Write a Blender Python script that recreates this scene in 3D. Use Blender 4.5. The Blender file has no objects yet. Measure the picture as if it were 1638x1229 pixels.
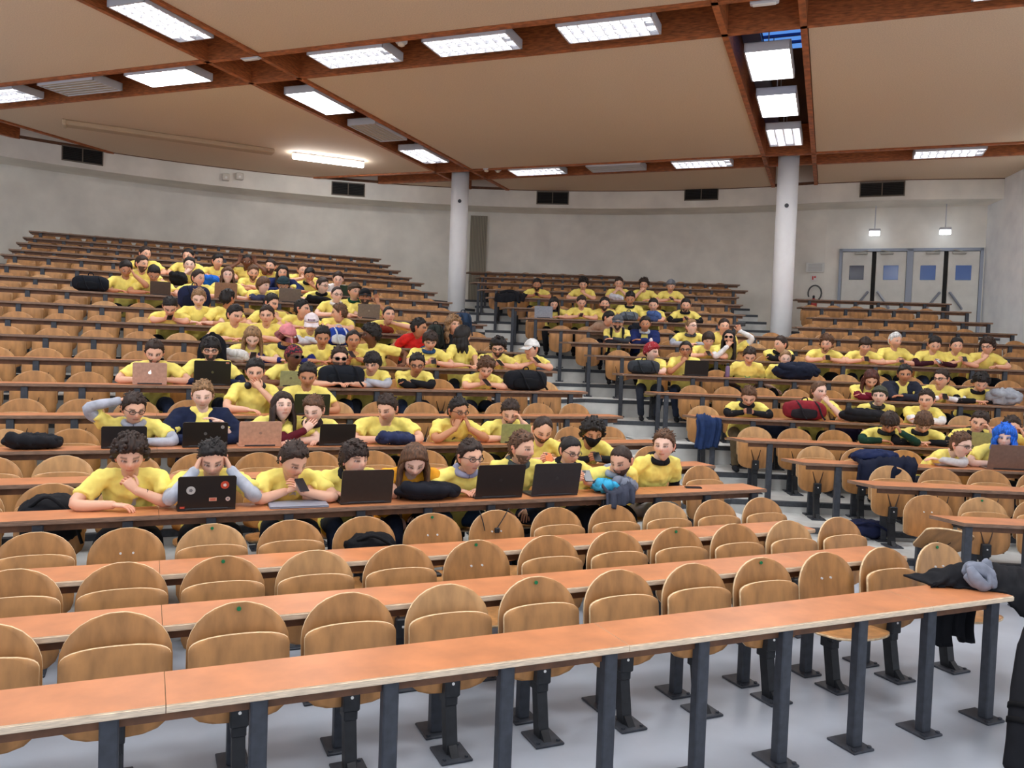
import bpy, math, random
import numpy as np
from mathutils import Vector, Matrix

random.seed(7)
RNG = np.random.default_rng(11)
scene = bpy.context.scene
COL = scene.collection

# ------------------------------------------------------------------ camera
FPX, PITCH, ROLL, CAMH = 1321.11, math.radians(-2.198), math.radians(2.046), 2.1
_f = Vector((0, math.cos(PITCH), math.sin(PITCH)))
_r = Vector((1, 0, 0))
_u = _r.cross(_f)
_r2 = _r * math.cos(ROLL) + _u * math.sin(ROLL)
_u2 = -_r * math.sin(ROLL) + _u * math.cos(ROLL)
cam_data = bpy.data.cameras.new('camera')
cam_data.sensor_fit = 'HORIZONTAL'
cam_data.sensor_width = 36.0
cam_data.lens = 36.0 * FPX / 1638.0
cam_data.clip_end = 200
cam = bpy.data.objects.new('camera', cam_data)
cam.matrix_world = Matrix(((_r2.x, _u2.x, -_f.x, 0), (_r2.y, _u2.y, -_f.y, 0), (_r2.z, _u2.z, -_f.z, CAMH), (0, 0, 0, 1)))
COL.objects.link(cam)
scene.camera = cam

# ------------------------------------------------------------------ world and exposure
world = bpy.data.worlds.new('world')
scene.world = world
world.use_nodes = True
world.node_tree.nodes['Background'].inputs[0].default_value = (0.86, 0.90, 1.0, 1)
world.node_tree.nodes['Background'].inputs[1].default_value = 1.0
scene.view_settings.view_transform = 'Standard'
scene.view_settings.look = 'None'
scene.view_settings.gamma = 1.0
scene.view_settings.use_curve_mapping = False
scene.view_settings.exposure = 0.14
LAMP_FULL, LAMP_GRID = 30.0, 0.75

def px_ray(px, py):
    a = (px - 819.0) / FPX
    b = -(py - 614.5) / FPX
    return _r2 * a + _u2 * b + _f

# ------------------------------------------------------------------ helpers
def srgb(r, g, b):
    def c(v):
        v /= 255.0
        return v / 12.92 if v <= 0.04045 else ((v + 0.055) / 1.055) ** 2.4
    return (c(r), c(g), c(b), 1.0)

MATS = {}
def mat(name, rgb, rough=0.6, noise=0.0, scale=20.0, stretch=None, spec=0.5, metal=0.0, emit=0.0, bump=0.0, attr=None, coat=0.0, second=None, thresh=None):
    """procedural material: base colour broken up by noise, optional fine relief"""
    if name in MATS:
        return MATS[name]
    m = bpy.data.materials.new(name)
    m.use_nodes = True
    nt = m.node_tree
    p = nt.nodes['Principled BSDF']
    base = srgb(*rgb)
    p.inputs['Roughness'].default_value = rough
    p.inputs['Metallic'].default_value = metal
    p.inputs['Specular IOR Level'].default_value = spec
    p.inputs['Base Color'].default_value = base
    if coat:
        p.inputs['Coat Weight'].default_value = coat
        p.inputs['Coat Roughness'].default_value = 0.15
    if emit:
        p.inputs['Emission Color'].default_value = base
        p.inputs['Emission Strength'].default_value = emit
    if noise or bump:
        tc = nt.nodes.new('ShaderNodeTexCoord')
        mp = nt.nodes.new('ShaderNodeMapping')
        if stretch:
            mp.inputs['Scale'].default_value = stretch
        nt.links.new(tc.outputs['Object'], mp.inputs['Vector'])
        nz = nt.nodes.new('ShaderNodeTexNoise')
        nz.inputs['Scale'].default_value = scale
        nz.inputs['Detail'].default_value = 5
        nt.links.new(mp.outputs[0], nz.inputs['Vector'])
    if attr:
        at = nt.nodes.new('ShaderNodeAttribute')
        at.attribute_name = attr
        nt.links.new(at.outputs['Color'], p.inputs['Base Color'])
    elif noise:
        ramp = nt.nodes.new('ShaderNodeValToRGB')
        lo = second if second else tuple(max(0, v * (1 - noise)) for v in rgb)
        hi = rgb if second else tuple(min(255, v * (1 + noise)) for v in rgb)
        t0, t1 = thresh if thresh else (0.3, 0.7)
        ramp.color_ramp.elements[0].position = t0
        ramp.color_ramp.elements[1].position = t1
        ramp.color_ramp.elements[0].color = srgb(*lo)
        ramp.color_ramp.elements[1].color = srgb(*hi)
        nt.links.new(nz.outputs['Fac'], ramp.inputs[0])
        nt.links.new(ramp.outputs[0], p.inputs['Base Color'])
    if bump:
        bp = nt.nodes.new('ShaderNodeBump')
        bp.inputs['Strength'].default_value = bump
        bp.inputs['Distance'].default_value = 0.01
        nt.links.new(nz.outputs['Fac'], bp.inputs['Height'])
        nt.links.new(bp.outputs[0], p.inputs['Normal'])
    MATS[name] = m
    return m

def mesh(name, verts, faces, mats, smooth=False, fmat=None):
    me = bpy.data.meshes.new(name)
    me.from_pydata([tuple(v) for v in verts], [], faces)
    for m in (mats if isinstance(mats, (list, tuple)) else [mats]):
        me.materials.append(m)
    if smooth:
        me.polygons.foreach_set('use_smooth', [True] * len(me.polygons))
    if fmat is not None:
        me.polygons.foreach_set('material_index', fmat)
    me.update()
    return me

def link(name, data, parent=None, loc=None, rot=None, scale=None):
    o = bpy.data.objects.new(name, data)
    COL.objects.link(o)
    if parent is not None:
        o.parent = parent
    if loc is not None:
        o.location = loc
    if rot is not None:
        o.rotation_euler = rot
    if scale is not None:
        o.scale = scale
    return o

LABELS = {}
def tag(o, label, cat, group=None, kind=None):
    w = label.split()
    if len(w) > 16:
        print('LABEL TOO LONG', len(w), label)
    if label in LABELS and not group:
        print('DUP LABEL', label)
    LABELS[label] = 1
    o['label'] = label
    o['category'] = cat
    if group:
        o['group'] = group
    if kind:
        o['kind'] = kind
    return o

def thing(name, label, cat, loc=(0, 0, 0), rz=0.0, group=None):
    o = link(name, None, loc=loc, rot=(0, 0, rz))
    o.empty_display_size = 0.1
    return tag(o, label, cat, group)

def struct(name, data, label=None, cat=None, parent=None, loc=None, rot=None):
    o = link(name, data, parent, loc, rot)
    o['kind'] = 'structure'
    if label:
        o['label'] = label
        o['category'] = cat or name.split('_')[0]
    return o

BOXF = [(0, 3, 2, 1), (4, 5, 6, 7), (0, 1, 5, 4), (1, 2, 6, 5), (2, 3, 7, 6), (3, 0, 4, 7)]
def boxv(x0, x1, y0, y1, z0, z1):
    return [(x0, y0, z0), (x1, y0, z0), (x1, y1, z0), (x0, y1, z0), (x0, y0, z1), (x1, y0, z1), (x1, y1, z1), (x0, y1, z1)]

class MB:
    """collects vertices and faces for one mesh"""
    def __init__(s):
        s.v, s.f, s.m = [], [], []
    def add(s, v, f, mi=0):
        o = len(s.v)
        s.v += [tuple(map(float, p)) for p in v]
        s.f += [tuple(i + o for i in q) for q in f]
        s.m += [mi] * len(f)
        return s
    def box(s, x0, x1, y0, y1, z0, z1, mi=0):
        return s.add(boxv(x0, x1, y0, y1, z0, z1), BOXF, mi)
    def bevbox(s, x0, x1, y0, y1, z0, z1, b=0.01, mi=0):
        pts, f = [], []
        for z, k in ((z0, b), (z0 + b, 0), (z1 - b, 0), (z1, b)):
            pts += [(x0 + b, y0 + k, z), (x1 - b, y0 + k, z), (x1 - k, y0 + b, z), (x1 - k, y1 - b, z), (x1 - b, y1 - k, z), (x0 + b, y1 - k, z), (x0 + k, y1 - b, z), (x0 + k, y0 + b, z)]
        for L in range(3):
            for i in range(8):
                j = (i + 1) % 8
                f.append((L * 8 + i, L * 8 + j, L * 8 + 8 + j, L * 8 + 8 + i))
        f.append(tuple(range(7, -1, -1)))
        f.append(tuple(range(24, 32)))
        return s.add(pts, f, mi)
    def prism(s, poly, z0, z1, mi=0, mtop=None, mbot=None):
        n = len(poly)
        v = [(p[0], p[1], z0) for p in poly] + [(p[0], p[1], z1) for p in poly]
        s.add(v, [(i, (i + 1) % n, n + (i + 1) % n, n + i) for i in range(n)], mi)
        o = len(s.v) - 2 * n
        s.f += [tuple(o + i for i in range(n - 1, -1, -1)), tuple(o + n + i for i in range(n))]
        s.m += [mi if mbot is None else mbot, mi if mtop is None else mtop]
        return s
    def tube(s, pts, rad, seg=8, mi=0, cap=True):
        """round tube along points; rad a number or one per point"""
        P = [Vector(p) for p in pts]
        R = rad if isinstance(rad, (list, tuple)) else [rad] * len(P)
        rings = []
        T0 = (P[1] - P[0]).normalized()
        a = T0.orthogonal().normalized()
        v, f = [], []
        for i, p in enumerate(P):
            T = (P[min(i + 1, len(P) - 1)] - P[max(i - 1, 0)]).normalized()
            a = (a - T * a.dot(T)).normalized()
            b = T.cross(a)
            for k in range(seg):
                t = 2 * math.pi * k / seg
                v.append(p + (a * math.cos(t) + b * math.sin(t)) * R[i])
        for i in range(len(P) - 1):
            for k in range(seg):
                j = (k + 1) % seg
                f.append((i * seg + k, i * seg + j, (i + 1) * seg + j, (i + 1) * seg + k))
        if cap:
            f.append(tuple(range(seg - 1, -1, -1)))
            f.append(tuple((len(P) - 1) * seg + k for k in range(seg)))
        return s.add(v, f, mi)
    def lathe(s, prof, seg=16, mi=0, c=(0, 0)):
        v, f = [], []
        for r, z in prof:
            for k in range(seg):
                t = 2 * math.pi * k / seg
                v.append((c[0] + r * math.cos(t), c[1] + r * math.sin(t), z))
        for i in range(len(prof) - 1):
            for k in range(seg):
                j = (k + 1) % seg
                f.append((i * seg + k, i * seg + j, (i + 1) * seg + j, (i + 1) * seg + k))
        f.append(tuple(range(seg - 1, -1, -1)))
        f.append(tuple((len(prof) - 1) * seg + k for k in range(seg)))
        return s.add(v, f, mi)
    def mesh(s, name, mats, smooth=False):
        return mesh(name, s.v, s.f, mats, smooth, s.m)

# ------------------------------------------------------------------ geometry of the hall (metres)
NAMES = 'TSRQPONMLKJIHGFEDCBA'
ZD = [.75, .75, .755, .9135, 1.0008, 1.1338, 1.3537, 1.6049, 1.8502, 2.1061, 2.3253, 2.5694, 2.8095, 3.0475, 3.3048, 3.5439, 3.749, 3.9675, 4.1762, 4.3728]
PITCHROW = 0.92479
ORD = ['first', 'second', 'third', 'fourth', 'fifth', 'sixth', 'seventh', 'eighth', 'ninth', 'tenth', 'eleventh', 'twelfth', 'thirteenth', 'fourteenth', 'fifteenth', 'sixteenth', 'seventeenth', 'eighteenth', 'nineteenth', 'twentieth']
class Block:
    def __init__(s, th, n0, i0, zc):
        s.th = math.radians(th)
        s.u = Vector((math.cos(s.th), math.sin(s.th), 0))
        s.n = Vector((-math.sin(s.th), math.cos(s.th), 0))
        s.n0, s.i0, s.zc = n0, i0, zc
    def nk(s, i):
        return s.n0 + PITCHROW * (i - s.i0)
    def tread(s, i):
        return max(0.0, ZD[i] - .75 + s.zc.get(i, 0)) if i > 2 else 0.0
    def P(s, u, n, z=0.0):
        p = s.u * u + s.n * n
        return Vector((p.x, p.y, z))
    def hit(s, px, py, n):
        d = px_ray(px, py)
        t = n / d.dot(s.n)
        p = d * t
        return p.dot(s.u), p.z + CAMH
LB = Block(23.778, 3.253, 0, {13: -.015, 14: -.03, 15: -.02, 16: -.045, 17: -.04, 18: -.04})
RB = Block(-3.188, 7.3817, 2, {2: .0, 6: -.02, 7: -.012, 8: -.02, 12: .0, 13: .012, 14: .025, 15: .02, 16: .05, 17: .05, 18: .05})
SEATP = .527

def left_u(i):     # where each row of the far bank begins at the aisle
    if i <= 14:
        return .58 - (i - 9) * .43
    return {15: -1.85, 16: -2.15, 17: -2.1, 18: -2.5}[i]
def right_end_L(i):
    return {0: 4.76, 1: 4.95, 2: 4.99, 3: 5.28}.get(i, 5.4)

GA = math.radians(-20.972)
DA = Vector((math.cos(GA), math.sin(GA), 0))
DB = Vector((-math.sin(GA), math.cos(GA), 0))
def grid(a, b, z=0.0):
    p = DA * a + DB * b
    return Vector((p.x, p.y, z))
CEIL = 6.5
CC = Vector((-.669, 6.425, 0))
R_SOFF, R_WALL, Z_SOFF = 16.12, 17.1, 6.03

# ------------------------------------------------------------------ materials
M_conc = mat('concrete_step', (206, 207, 204), .85, .08, 3.0, bump=.15)
M_floor = mat('floor_paint', (168, 174, 184), .34, .07, 1.2, spec=.4, bump=.03)
M_nose = mat('nosing_rubber', (66, 70, 76), .7, .1, 30)
M_wall = mat('plaster_wall', (230, 226, 216), .9, .04, 1.6, bump=.12)
M_wallw = mat('white_wall', (244, 246, 249), .9, .04, 2, bump=.1)
M_panel = mat('ceiling_fabric', (216, 194, 168), .95, .05, 60, bump=.25)
M_beam = mat('beam_wood', (160, 92, 50), .55, .22, 9, (1, 1, 7), bump=.1)
M_lam = mat('orange_laminate', (200, 130, 86), .38, .07, 5, spec=.45)
M_edge = mat('plywood_edge', (226, 206, 180), .6, .12, 40, (.4, .4, 9))
M_edgeb = mat('brown_edge', (126, 100, 82), .55, .22, 30, (.4, .4, 6))
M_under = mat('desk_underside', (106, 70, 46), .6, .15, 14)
M_ply = mat('plywood_seat', (178, 128, 78), .42, .15, 10, (1.2, 1.2, .35), spec=.45, bump=.05)
M_plyl = mat('plywood_light', (196, 150, 100), .42, .13, 10, (1.2, 1.2, .35), spec=.45)
M_plye = mat('ply_rim', (232, 200, 158), .5, .12, 30)  # pale ply edge, lightened further to paint in the rim's highlight
M_black = mat('black_steel', (36, 38, 42), .5, .15, 20, spec=.4)
M_post = mat('grey_steel', (58, 62, 70), .5, .12, 20, spec=.4)
M_chrome = mat('bright_screw', (232, 232, 230), .3)
M_green = mat('green_dot', (20, 120, 70), .6)
M_column = mat('column_paint', (246, 248, 252), .6, .02, 2, bump=.05)
M_dark = mat('vent_black', (24, 22, 20), .8)
M_frame = mat('grey_frame', (150, 158, 172), .5)
M_door = mat('door_paint', (208, 206, 198), .5, .03, 4)
M_glassb = mat('blue_glass', (66, 104, 170), .1, spec=.8)
M_lampcase = mat('lamp_case', (196, 196, 202), .45)
M_lampon = mat('lamp_full', (248, 251, 255), .5, emit=LAMP_FULL)
M_lampcell = mat('lamp_cell', (240, 246, 255), .4, emit=LAMP_GRID)
M_lampbulb = mat('lamp_point', (255, 252, 246), .4, emit=22.0)
M_lampoff = mat('lamp_unlit', (176, 168, 154), .5)
M_sky = mat('skylight_glass', (92, 150, 230), .2, emit=.8)
# ------------------------------------------------------------------ floor and steps
floor = struct('floor', MB().prism([(-14, -1), (14, -1), (14, 24), (-14, 24)], -.2, 0.0).mesh('floor', M_floor), 'grey painted concrete floor with stepped concrete tiers rising to the back wall', 'floor')

def strip_boxes(mb, pts, z, h=.055, d=.07, out=.006):
    for p, q in zip(pts[:-1], pts[1:]):
        t = (q - p).normalized()
        nn = Vector((-t.y, t.x, 0))
        a0, a1 = p - nn * out, q - nn * out
        b0, b1 = p + nn * d, q + nn * d
        mb.prism([(a0.x, a0.y), (a1.x, a1.y), (b1.x, b1.y), (b0.x, b0.y)], z - h, z + .004)

for i in range(3, 20):
    nl = LB.nk(i) + .1
    A, B = LB.P(-6.5, nl), LB.P(5.55, nl)
    zl, zlp = LB.tread(i), LB.tread(i - 1)
    if i <= 18:
        nr = RB.nk(i) + .1
        C = RB.P(left_u(i) - .12, nr)
        D = C + LB.n * 15
        poly = [A, B, C, D, LB.P(-6.5, nl + 16)]
        edge = [A, B, C]
    else:
        D = B + LB.n * 10
        poly = [A, B, D, LB.P(-6.5, nl + 10)]
        edge = [A, B]
    mb = MB().prism([(p.x, p.y) for p in poly], zlp - .3, zl)
    if i <= 18:
        zr = RB.tread(i)
        if i <= 15:
            Fp = RB.P(11.2, nr)
            poly = [C, Fp, RB.P(11.2, 26), RB.P(-2, 26)]
        else:
            Fp = RB.P(5.0, nr)
            poly = [C, Fp, RB.P(5.0, 26), RB.P(-4, 26)]
        mb.prism([(p.x, p.y) for p in poly], RB.tread(i - 1) - .3, zr)
    st = link('step', mb.mesh('step', M_conc), floor)
    nm = MB()
    strip_boxes(nm, edge, zl)
    if i <= 18:
        strip_boxes(nm, [C, Fp], zr)
    link('nosing', nm.mesh('nosing', M_nose), st)
    # half-height walking step in the aisle beside the near bank
    rise = zl - zlp
    if rise > .18 and i < 18:
        hb = MB()
        x0, x1 = LB.P(5.5, nl), LB.P(6.25, nl)
        y0, y1 = LB.P(5.5, nl - .34), LB.P(6.25, nl - .34)
        hb.prism([(y0.x, y0.y), (y1.x, y1.y), (x1.x, x1.y), (x0.x, x0.y)], zlp - .02, zlp + rise * .5)
        hs = link('half_step', hb.mesh('half_step', M_conc), floor)
        nb = MB()
        strip_boxes(nb, [y0, y1], zlp + rise * .5)
        link('nosing', nb.mesh('nosing', M_nose), hs)

# ------------------------------------------------------------------ walls and soffit
def arc(R, a0, a1, k):
    return [Vector((CC.x + R * math.cos(math.radians(a0 + (a1 - a0) * j / k)), CC.y + R * math.sin(math.radians(a0 + (a1 - a0) * j / k)), 0)) for j in range(k + 1)]
def ribbon(inner, outer, z0, z1):
    mb = MB()
    n = len(inner)
    for p, q, a, b in zip(inner[:-1], inner[1:], outer[:-1], outer[1:]):
        mb.prism([(p.x, p.y), (q.x, q.y), (b.x, b.y), (a.x, a.y)], z0, z1)
    return mb
W1 = arc(R_WALL, 60, 60, 1)[0]
W2 = Vector((11.3, 20.0, 0))
inner = arc(R_WALL, 152, 60, 46)
outer = arc(R_WALL + .25, 152, 60, 46)
struct('wall_back', ribbon(inner, outer, 0, 7.2).mesh('wall_back', M_wall), 'curved grey plaster back wall behind the rows', 'wall')
dwt = (W2 - W1).normalized()
dwn = Vector((-dwt.y, dwt.x, 0))          # away from the hall
struct('wall_door', ribbon([W1, W2 + dwt * .3], [W1 + dwn * .25, W2 + dwt * .3 + dwn * .25], 0, 7.2).mesh('wall_door', M_wall), 'straight plaster wall holding the two double doors', 'wall')
rwd = Vector((-.155, -1, 0)).normalized()
rwn = Vector((1, -.155, 0)).normalized()
W3 = W2 + rwd * 14
struct('wall_right', ribbon([W2 + Vector((0.02, .3, 0)), W3], [W2 + rwn * .25, W3 + rwn * .25], 0, 7.2).mesh('wall_right', M_wallw), 'plain white side wall beside the double doors', 'wall')
sin_ = arc(R_SOFF, 152, 60, 46) + [Vector((9.22, 19.62, 0)), Vector((11.25, 19.12, 0))]
sout = arc(R_WALL + .1, 152, 60, 46) + [W1 + dwt * 1.9 + dwn * .05, W2 + dwt * .2]
struct('trim_1', ribbon(sin_, sout, Z_SOFF, 7.0).mesh('trim_1', M_wall), 'boxed-out plaster duct running along the top of the back wall', 'trim')
# thin dark shadow-gap bead where the duct box meets the ceiling
bead = [Vector((p.x, p.y, 0)) + (CC - p).normalized() * .012 for p in sin_]
struct('trim_2', ribbon(bead, [p + (p - CC).normalized() * .03 for p in bead], CEIL - .018, CEIL + .05).mesh('trim_2', M_under), 'thin dark joint where the ceiling meets the plaster duct', 'trim')

# ------------------------------------------------------------------ ceiling: panels, double beams, channels
A_CH = [(2.43, 3.52), (10.43, 11.56), (18.45, 19.5)]
B_CH = [(-17.2, -16.1), (-9.35, -8.31), (-1.57, -.48), (6.25, 7.3)]
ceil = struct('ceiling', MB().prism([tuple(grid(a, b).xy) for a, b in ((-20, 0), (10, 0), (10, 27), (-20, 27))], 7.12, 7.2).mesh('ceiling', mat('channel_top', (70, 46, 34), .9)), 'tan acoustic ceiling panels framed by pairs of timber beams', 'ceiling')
ae = [-20] + [v for c in B_CH for v in c] + [10]
be = [0] + [v for c in A_CH for v in c] + [27]
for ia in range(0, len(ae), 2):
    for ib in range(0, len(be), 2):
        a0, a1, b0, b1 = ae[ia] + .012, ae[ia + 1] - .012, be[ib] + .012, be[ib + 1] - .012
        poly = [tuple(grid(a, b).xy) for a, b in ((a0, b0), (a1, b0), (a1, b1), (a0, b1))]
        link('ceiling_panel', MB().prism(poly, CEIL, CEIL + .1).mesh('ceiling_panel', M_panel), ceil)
BW = .085
def beam(a0, a1, b0, b1, z0=CEIL - .035, z1=7.1):
    poly = [tuple(grid(a, b).xy) for a, b in ((a0, b0), (a1, b0), (a1, b1), (a0, b1))]
    return link('beam', MB().prism(poly, z0, z1).mesh('beam', M_beam), ceil)
for (b0, b1) in A_CH:
    beam(-20, 10, b0, b0 + BW)
    beam(-20, 10, b1 - BW, b1)
for (a0, a1) in B_CH:
    beam(a0, a0 + BW, 0, 27, z1=7.09)
    beam(a1 - BW, a1, 0, 27, z1=7.09)
# skylight glazing above the clear channel
sk = MB().prism([tuple(grid(a, b).xy) for a, b in ((-1.18, 12.9), (-.6, 12.9), (-.6, 13.85), (-1.18, 13.85))], 7.04, 7.06)
win = struct('window_1', sk.mesh('window_1', M_sky), 'small blue skylight pane above the ceiling channel', 'window')
for t in (13.2, 13.5):
    link('glazing_bar', MB().prism([tuple(grid(a, b).xy) for a, b in ((-1.18, t), (-.6, t), (-.6, t + .035), (-1.18, t + .035))], 7.0, 7.05).mesh('glazing_bar', mat('dark_blue_bar', (30, 60, 130), .5)), win)
link('channel_liner', MB().prism([tuple(grid(a, b).xy) for a, b in ((-1.47, 12.6), (-1.2, 12.6), (-1.2, 18.3), (-1.47, 18.3))], 6.98, 7.06).mesh('channel_liner', mat('navy_board', (44, 52, 96), .4)), win)  # navy board added as channel liner for the dark stretch by the skylight

# ------------------------------------------------------------------ luminaires
def luminaire(a, b, along, kind, label):
    """rectangular fixture hung in a ceiling channel; along='a' or 'b' is its long direction"""
    o = thing('ceiling_light', label, 'light', grid(a, b, 6.43), GA + (0 if along == 'a' else math.pi / 2), 'recessed lights in the timber channels')
    L, W, h = .645, .315, .13
    mb = MB()
    mb.box(-L, L, -W, -W + .022, 0, h).box(-L, L, W - .022, W, 0, h).box(-L, -L + .022, -W, W, 0, h).box(L - .022, L, -W, W, 0, h).box(-L, L, -W, W, h - .012, h)
    link('case', mb.mesh('lamp_case', M_lampcase), o)
    for sx in (-.45, .45):
        link('hanger', MB().tube([(sx, 0, h), (sx, 0, .66)], .008, 6).mesh('hanger', M_lampcase), o)
    if kind == 'full':
        link('diffuser', MB().box(-L + .024, L - .024, -W + .024, W - .024, .012, .03).mesh('diffuser', M_lampon), o)
    elif kind == 'off':
        link('diffuser', MB().box(-L + .024, L - .024, -W + .024, W - .024, .015, .03).mesh('diffuser_off', M_lampoff), o)
        g = MB()
        for k in range(1, 6):
            y = -W + .63 * k / 6
            g.box(-L + .03, L - .03, y - .006, y + .006, .004, .016)
        link('louvre', g.mesh('louvre', M_lampcase), o)
    else:
        link('diffuser', MB().box(-L + .024, L - .024, -W + .024, W - .024, .05, .06).mesh('diffuser_cell', M_lampcell), o)
        g = MB()
        for k in range(1, 9):
            x = -L + 1.29 * k / 9
            g.box(x - .004, x + .004, -W + .02, W - .02, .006, .045)
        for k in range(1, 4):
            y = -W + .63 * k / 4
            g.box(-L + .02, L - .02, y - .006, y + .006, .004, .045)
        link('louvre', g.mesh('louvre_cell', M_lampcase), o)
        g = MB()
        for r_ in range(4):
            for k in range(9):
                x = -L + 1.29 * (k + .5 + (.25 if r_ % 2 else -.1)) / 9
                y = -W + .63 * (r_ + .5) / 4
                if abs(x) < L - .04:
                    g.lathe([(.012, .03), (.024, .036), (.024, .046), (.012, .05)], 8, c=(x, y))
        link('bright_cells', g.mesh('bright_cells', M_lampbulb), o)
    return o
lights = [(-14.3, 10.85, 'a', 'grid', 'prismatic ceiling light at the far end of the front timber channel'),
          (-12.42, 10.85, 'a', 'off', 'unlit grey ceiling light in the front timber channel'),
          (-10.45, 10.85, 'a', 'full', 'glaring white ceiling light next to the unlit one in front channel'),
          (-6.87, 10.85, 'a', 'grid', 'prismatic ceiling light just past the beam crossing in front channel'),
          (-4.95, 10.85, 'a', 'grid', 'middle one of three prismatic lights in the front channel'),
          (-2.96, 10.85, 'a', 'grid', 'prismatic ceiling light nearest the blue skylight in the front channel'),
          (2.0, 10.85, 'a', 'grid', 'ceiling light cut off by the top edge of the picture'),
          (-8.74, 8.95, 'b', 'grid', 'long prismatic ceiling light above the front channel crossing'),
          (-8.74, 12.71, 'b', 'full', 'glaring white ceiling light behind the beam crossing'),
          (-8.74, 14.73, 'b', 'off', 'unlit ceiling light in the channel leading to the slimmer column'),
          (-8.74, 16.77, 'b', 'grid', 'prismatic ceiling light just before the slimmer white column'),
          (-1.02, 12.77, 'b', 'full', 'glaring white ceiling light right under the blue skylight'),
          (-1.02, 14.8, 'b', 'full', 'second glaring light in the channel leading to the thicker column'),
          (-1.02, 16.9, 'b', 'grid', 'striped bright ceiling light just before the thicker white column'),
          (-6.74, 18.8, 'a', 'grid', 'lit light of the rear channel nearest the slimmer column'),
          (-4.82, 18.8, 'a', 'off', 'unlit ceiling light of the rear channel between the two columns'),
          (-2.86, 18.8, 'a', 'grid', 'lit light of the rear channel nearest the thicker column'),
          (2.05, 18.9, 'a', 'grid', 'rear channel light between thicker column and white side wall')]
for a, b, al, kd, lb in lights:
    luminaire(a, b, al, kd, lb)
# the same fixtures go on over the front of the hall, out of the picture
for k, (a, b, al) in enumerate([(-8.74, 6.9, 'b'), (-8.74, 4.9, 'b'), (-1.02, 8.9, 'b'), (-1.02, 6.9, 'b'), (-1.02, 4.9, 'b'), (4.0, 10.85, 'a'), (-6.87, 2.9, 'a'), (-4.9, 2.9, 'a'), (-2.95, 2.9, 'a'), (1.5, 2.9, 'a'), (3.6, 2.9, 'a'), (4.15, 18.9, 'a'), (6.0, 10.85, 'a')]):
    luminaire(a, b, al, 'full', f'{ORD[k]} lit ceiling light over the front and side of the hall, out of view')

# tube light on the ceiling and the long conduit strip near it
p, q = Vector((-5.2, 19.07, CEIL)), Vector((-3.7, 19.76, CEIL))
m_ = (p + q) / 2
ang = math.atan2((q - p).y, (q - p).x)
o = thing('tube_light', 'long lit fluorescent tube fixed to the ceiling by the curved wall', 'light', m_ - Vector((0, 0, .002)), ang)
hl = (q - p).length / 2
link('tray', MB().bevbox(-hl, hl, -.06, .06, -.05, 0, .01).mesh('tray', M_lampcase), o)
link('tube', MB().tube([(-hl, 0, -.09), (-hl + .02, 0, -.09), (hl - .02, 0, -.09), (hl, 0, -.09)], [.045, .07, .07, .045], 10).mesh('tube', M_lampon, True), o)
p, q = Vector((-9.34, 17.05, CEIL)), Vector((-5.6, 18.95, CEIL))
ang = math.atan2((q - p).y, (q - p).x)
o = thing('ceiling_duct', 'long pale box duct fixed flat to the ceiling', 'duct', (p + q) / 2, ang)
hl = (q - p).length / 2
link('duct_body', MB().bevbox(-hl, hl, -.16, .16, -.1, 0, .02).mesh('duct_body', mat('duct_paint', (190, 166, 138), .9)), o)
link('end_cap', MB().bevbox(-hl - .03, -hl + .05, -.18, .18, -.12, 0, .015).mesh('end_cap', mat('duct_cap', (200, 178, 150), .9)), o)

# detectors on the beams
for a, b, lb in ((-8.5, 10.5, 'small white emergency lamp at the crossing of the timber beams'), (-.95, 10.6, 'white emergency lamp in the channel by the blue skylight')):
    o = thing('emergency_lamp', lb, 'lamp', grid(a, b, 6.45), GA)
    link('housing', MB().bevbox(-.17, .17, -.05, .05, 0, .1, .012).mesh('housing', M_lampcase), o)
    link('lens', MB().bevbox(-.14, .14, -.035, .035, -.015, .005, .008).mesh('lens', mat('frosted_lens', (232, 232, 228), .4)), o)
for a, b, lb in ((-5.95, 10.6, 'round white smoke detector in the front ceiling channel'), (-7.7, 18.62, 'round white smoke detector by the slimmer column top'), (-7.95, 18.5, 'white alarm dome beside the slimmer column head')):
    o = thing('smoke_detector', lb, 'detector', grid(a, b, 6.47), GA)
    link('base', MB().lathe([(.09, .06), (.09, .02), (.075, 0)], 16).mesh('detector_base', M_lampcase, True), o)
    link('sensor', MB().lathe([(.055, 0), (.05, -.03), (.02, -.045)], 14).mesh('sensor', mat('cream_plastic', (222, 206, 184), .5), True), o)

# ------------------------------------------------------------------ columns
def column(a, b, z0, label, py_stud, face):
    c = grid(a, b)
    o = struct('column', MB().lathe([(.22, z0), (.22, 7.0)], 40).mesh('column', M_column, True), label, 'column', loc=(c.x, c.y, 0))
    d = Vector((-c.x, -c.y, 0)).normalized()
    z = CAMH + px_ray(face, py_stud).z / math.hypot(px_ray(face, py_stud).x, px_ray(face, py_stud).y) * (c.length - .22)
    t = d * .22
    link('stud', MB().tube([t * .97 + Vector((0, 0, z)), t * 1.12 + Vector((0, 0, z))], .045, 10).mesh('stud', M_post), o)
    return o
column(-8.83, 18.92, 2.4, 'slimmer white round column standing at the top of the aisle', 322, 737)
column(-1.03, 18.9, 1.9, 'thicker white round column in front of the doorway wall', 329, 1262)

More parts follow.
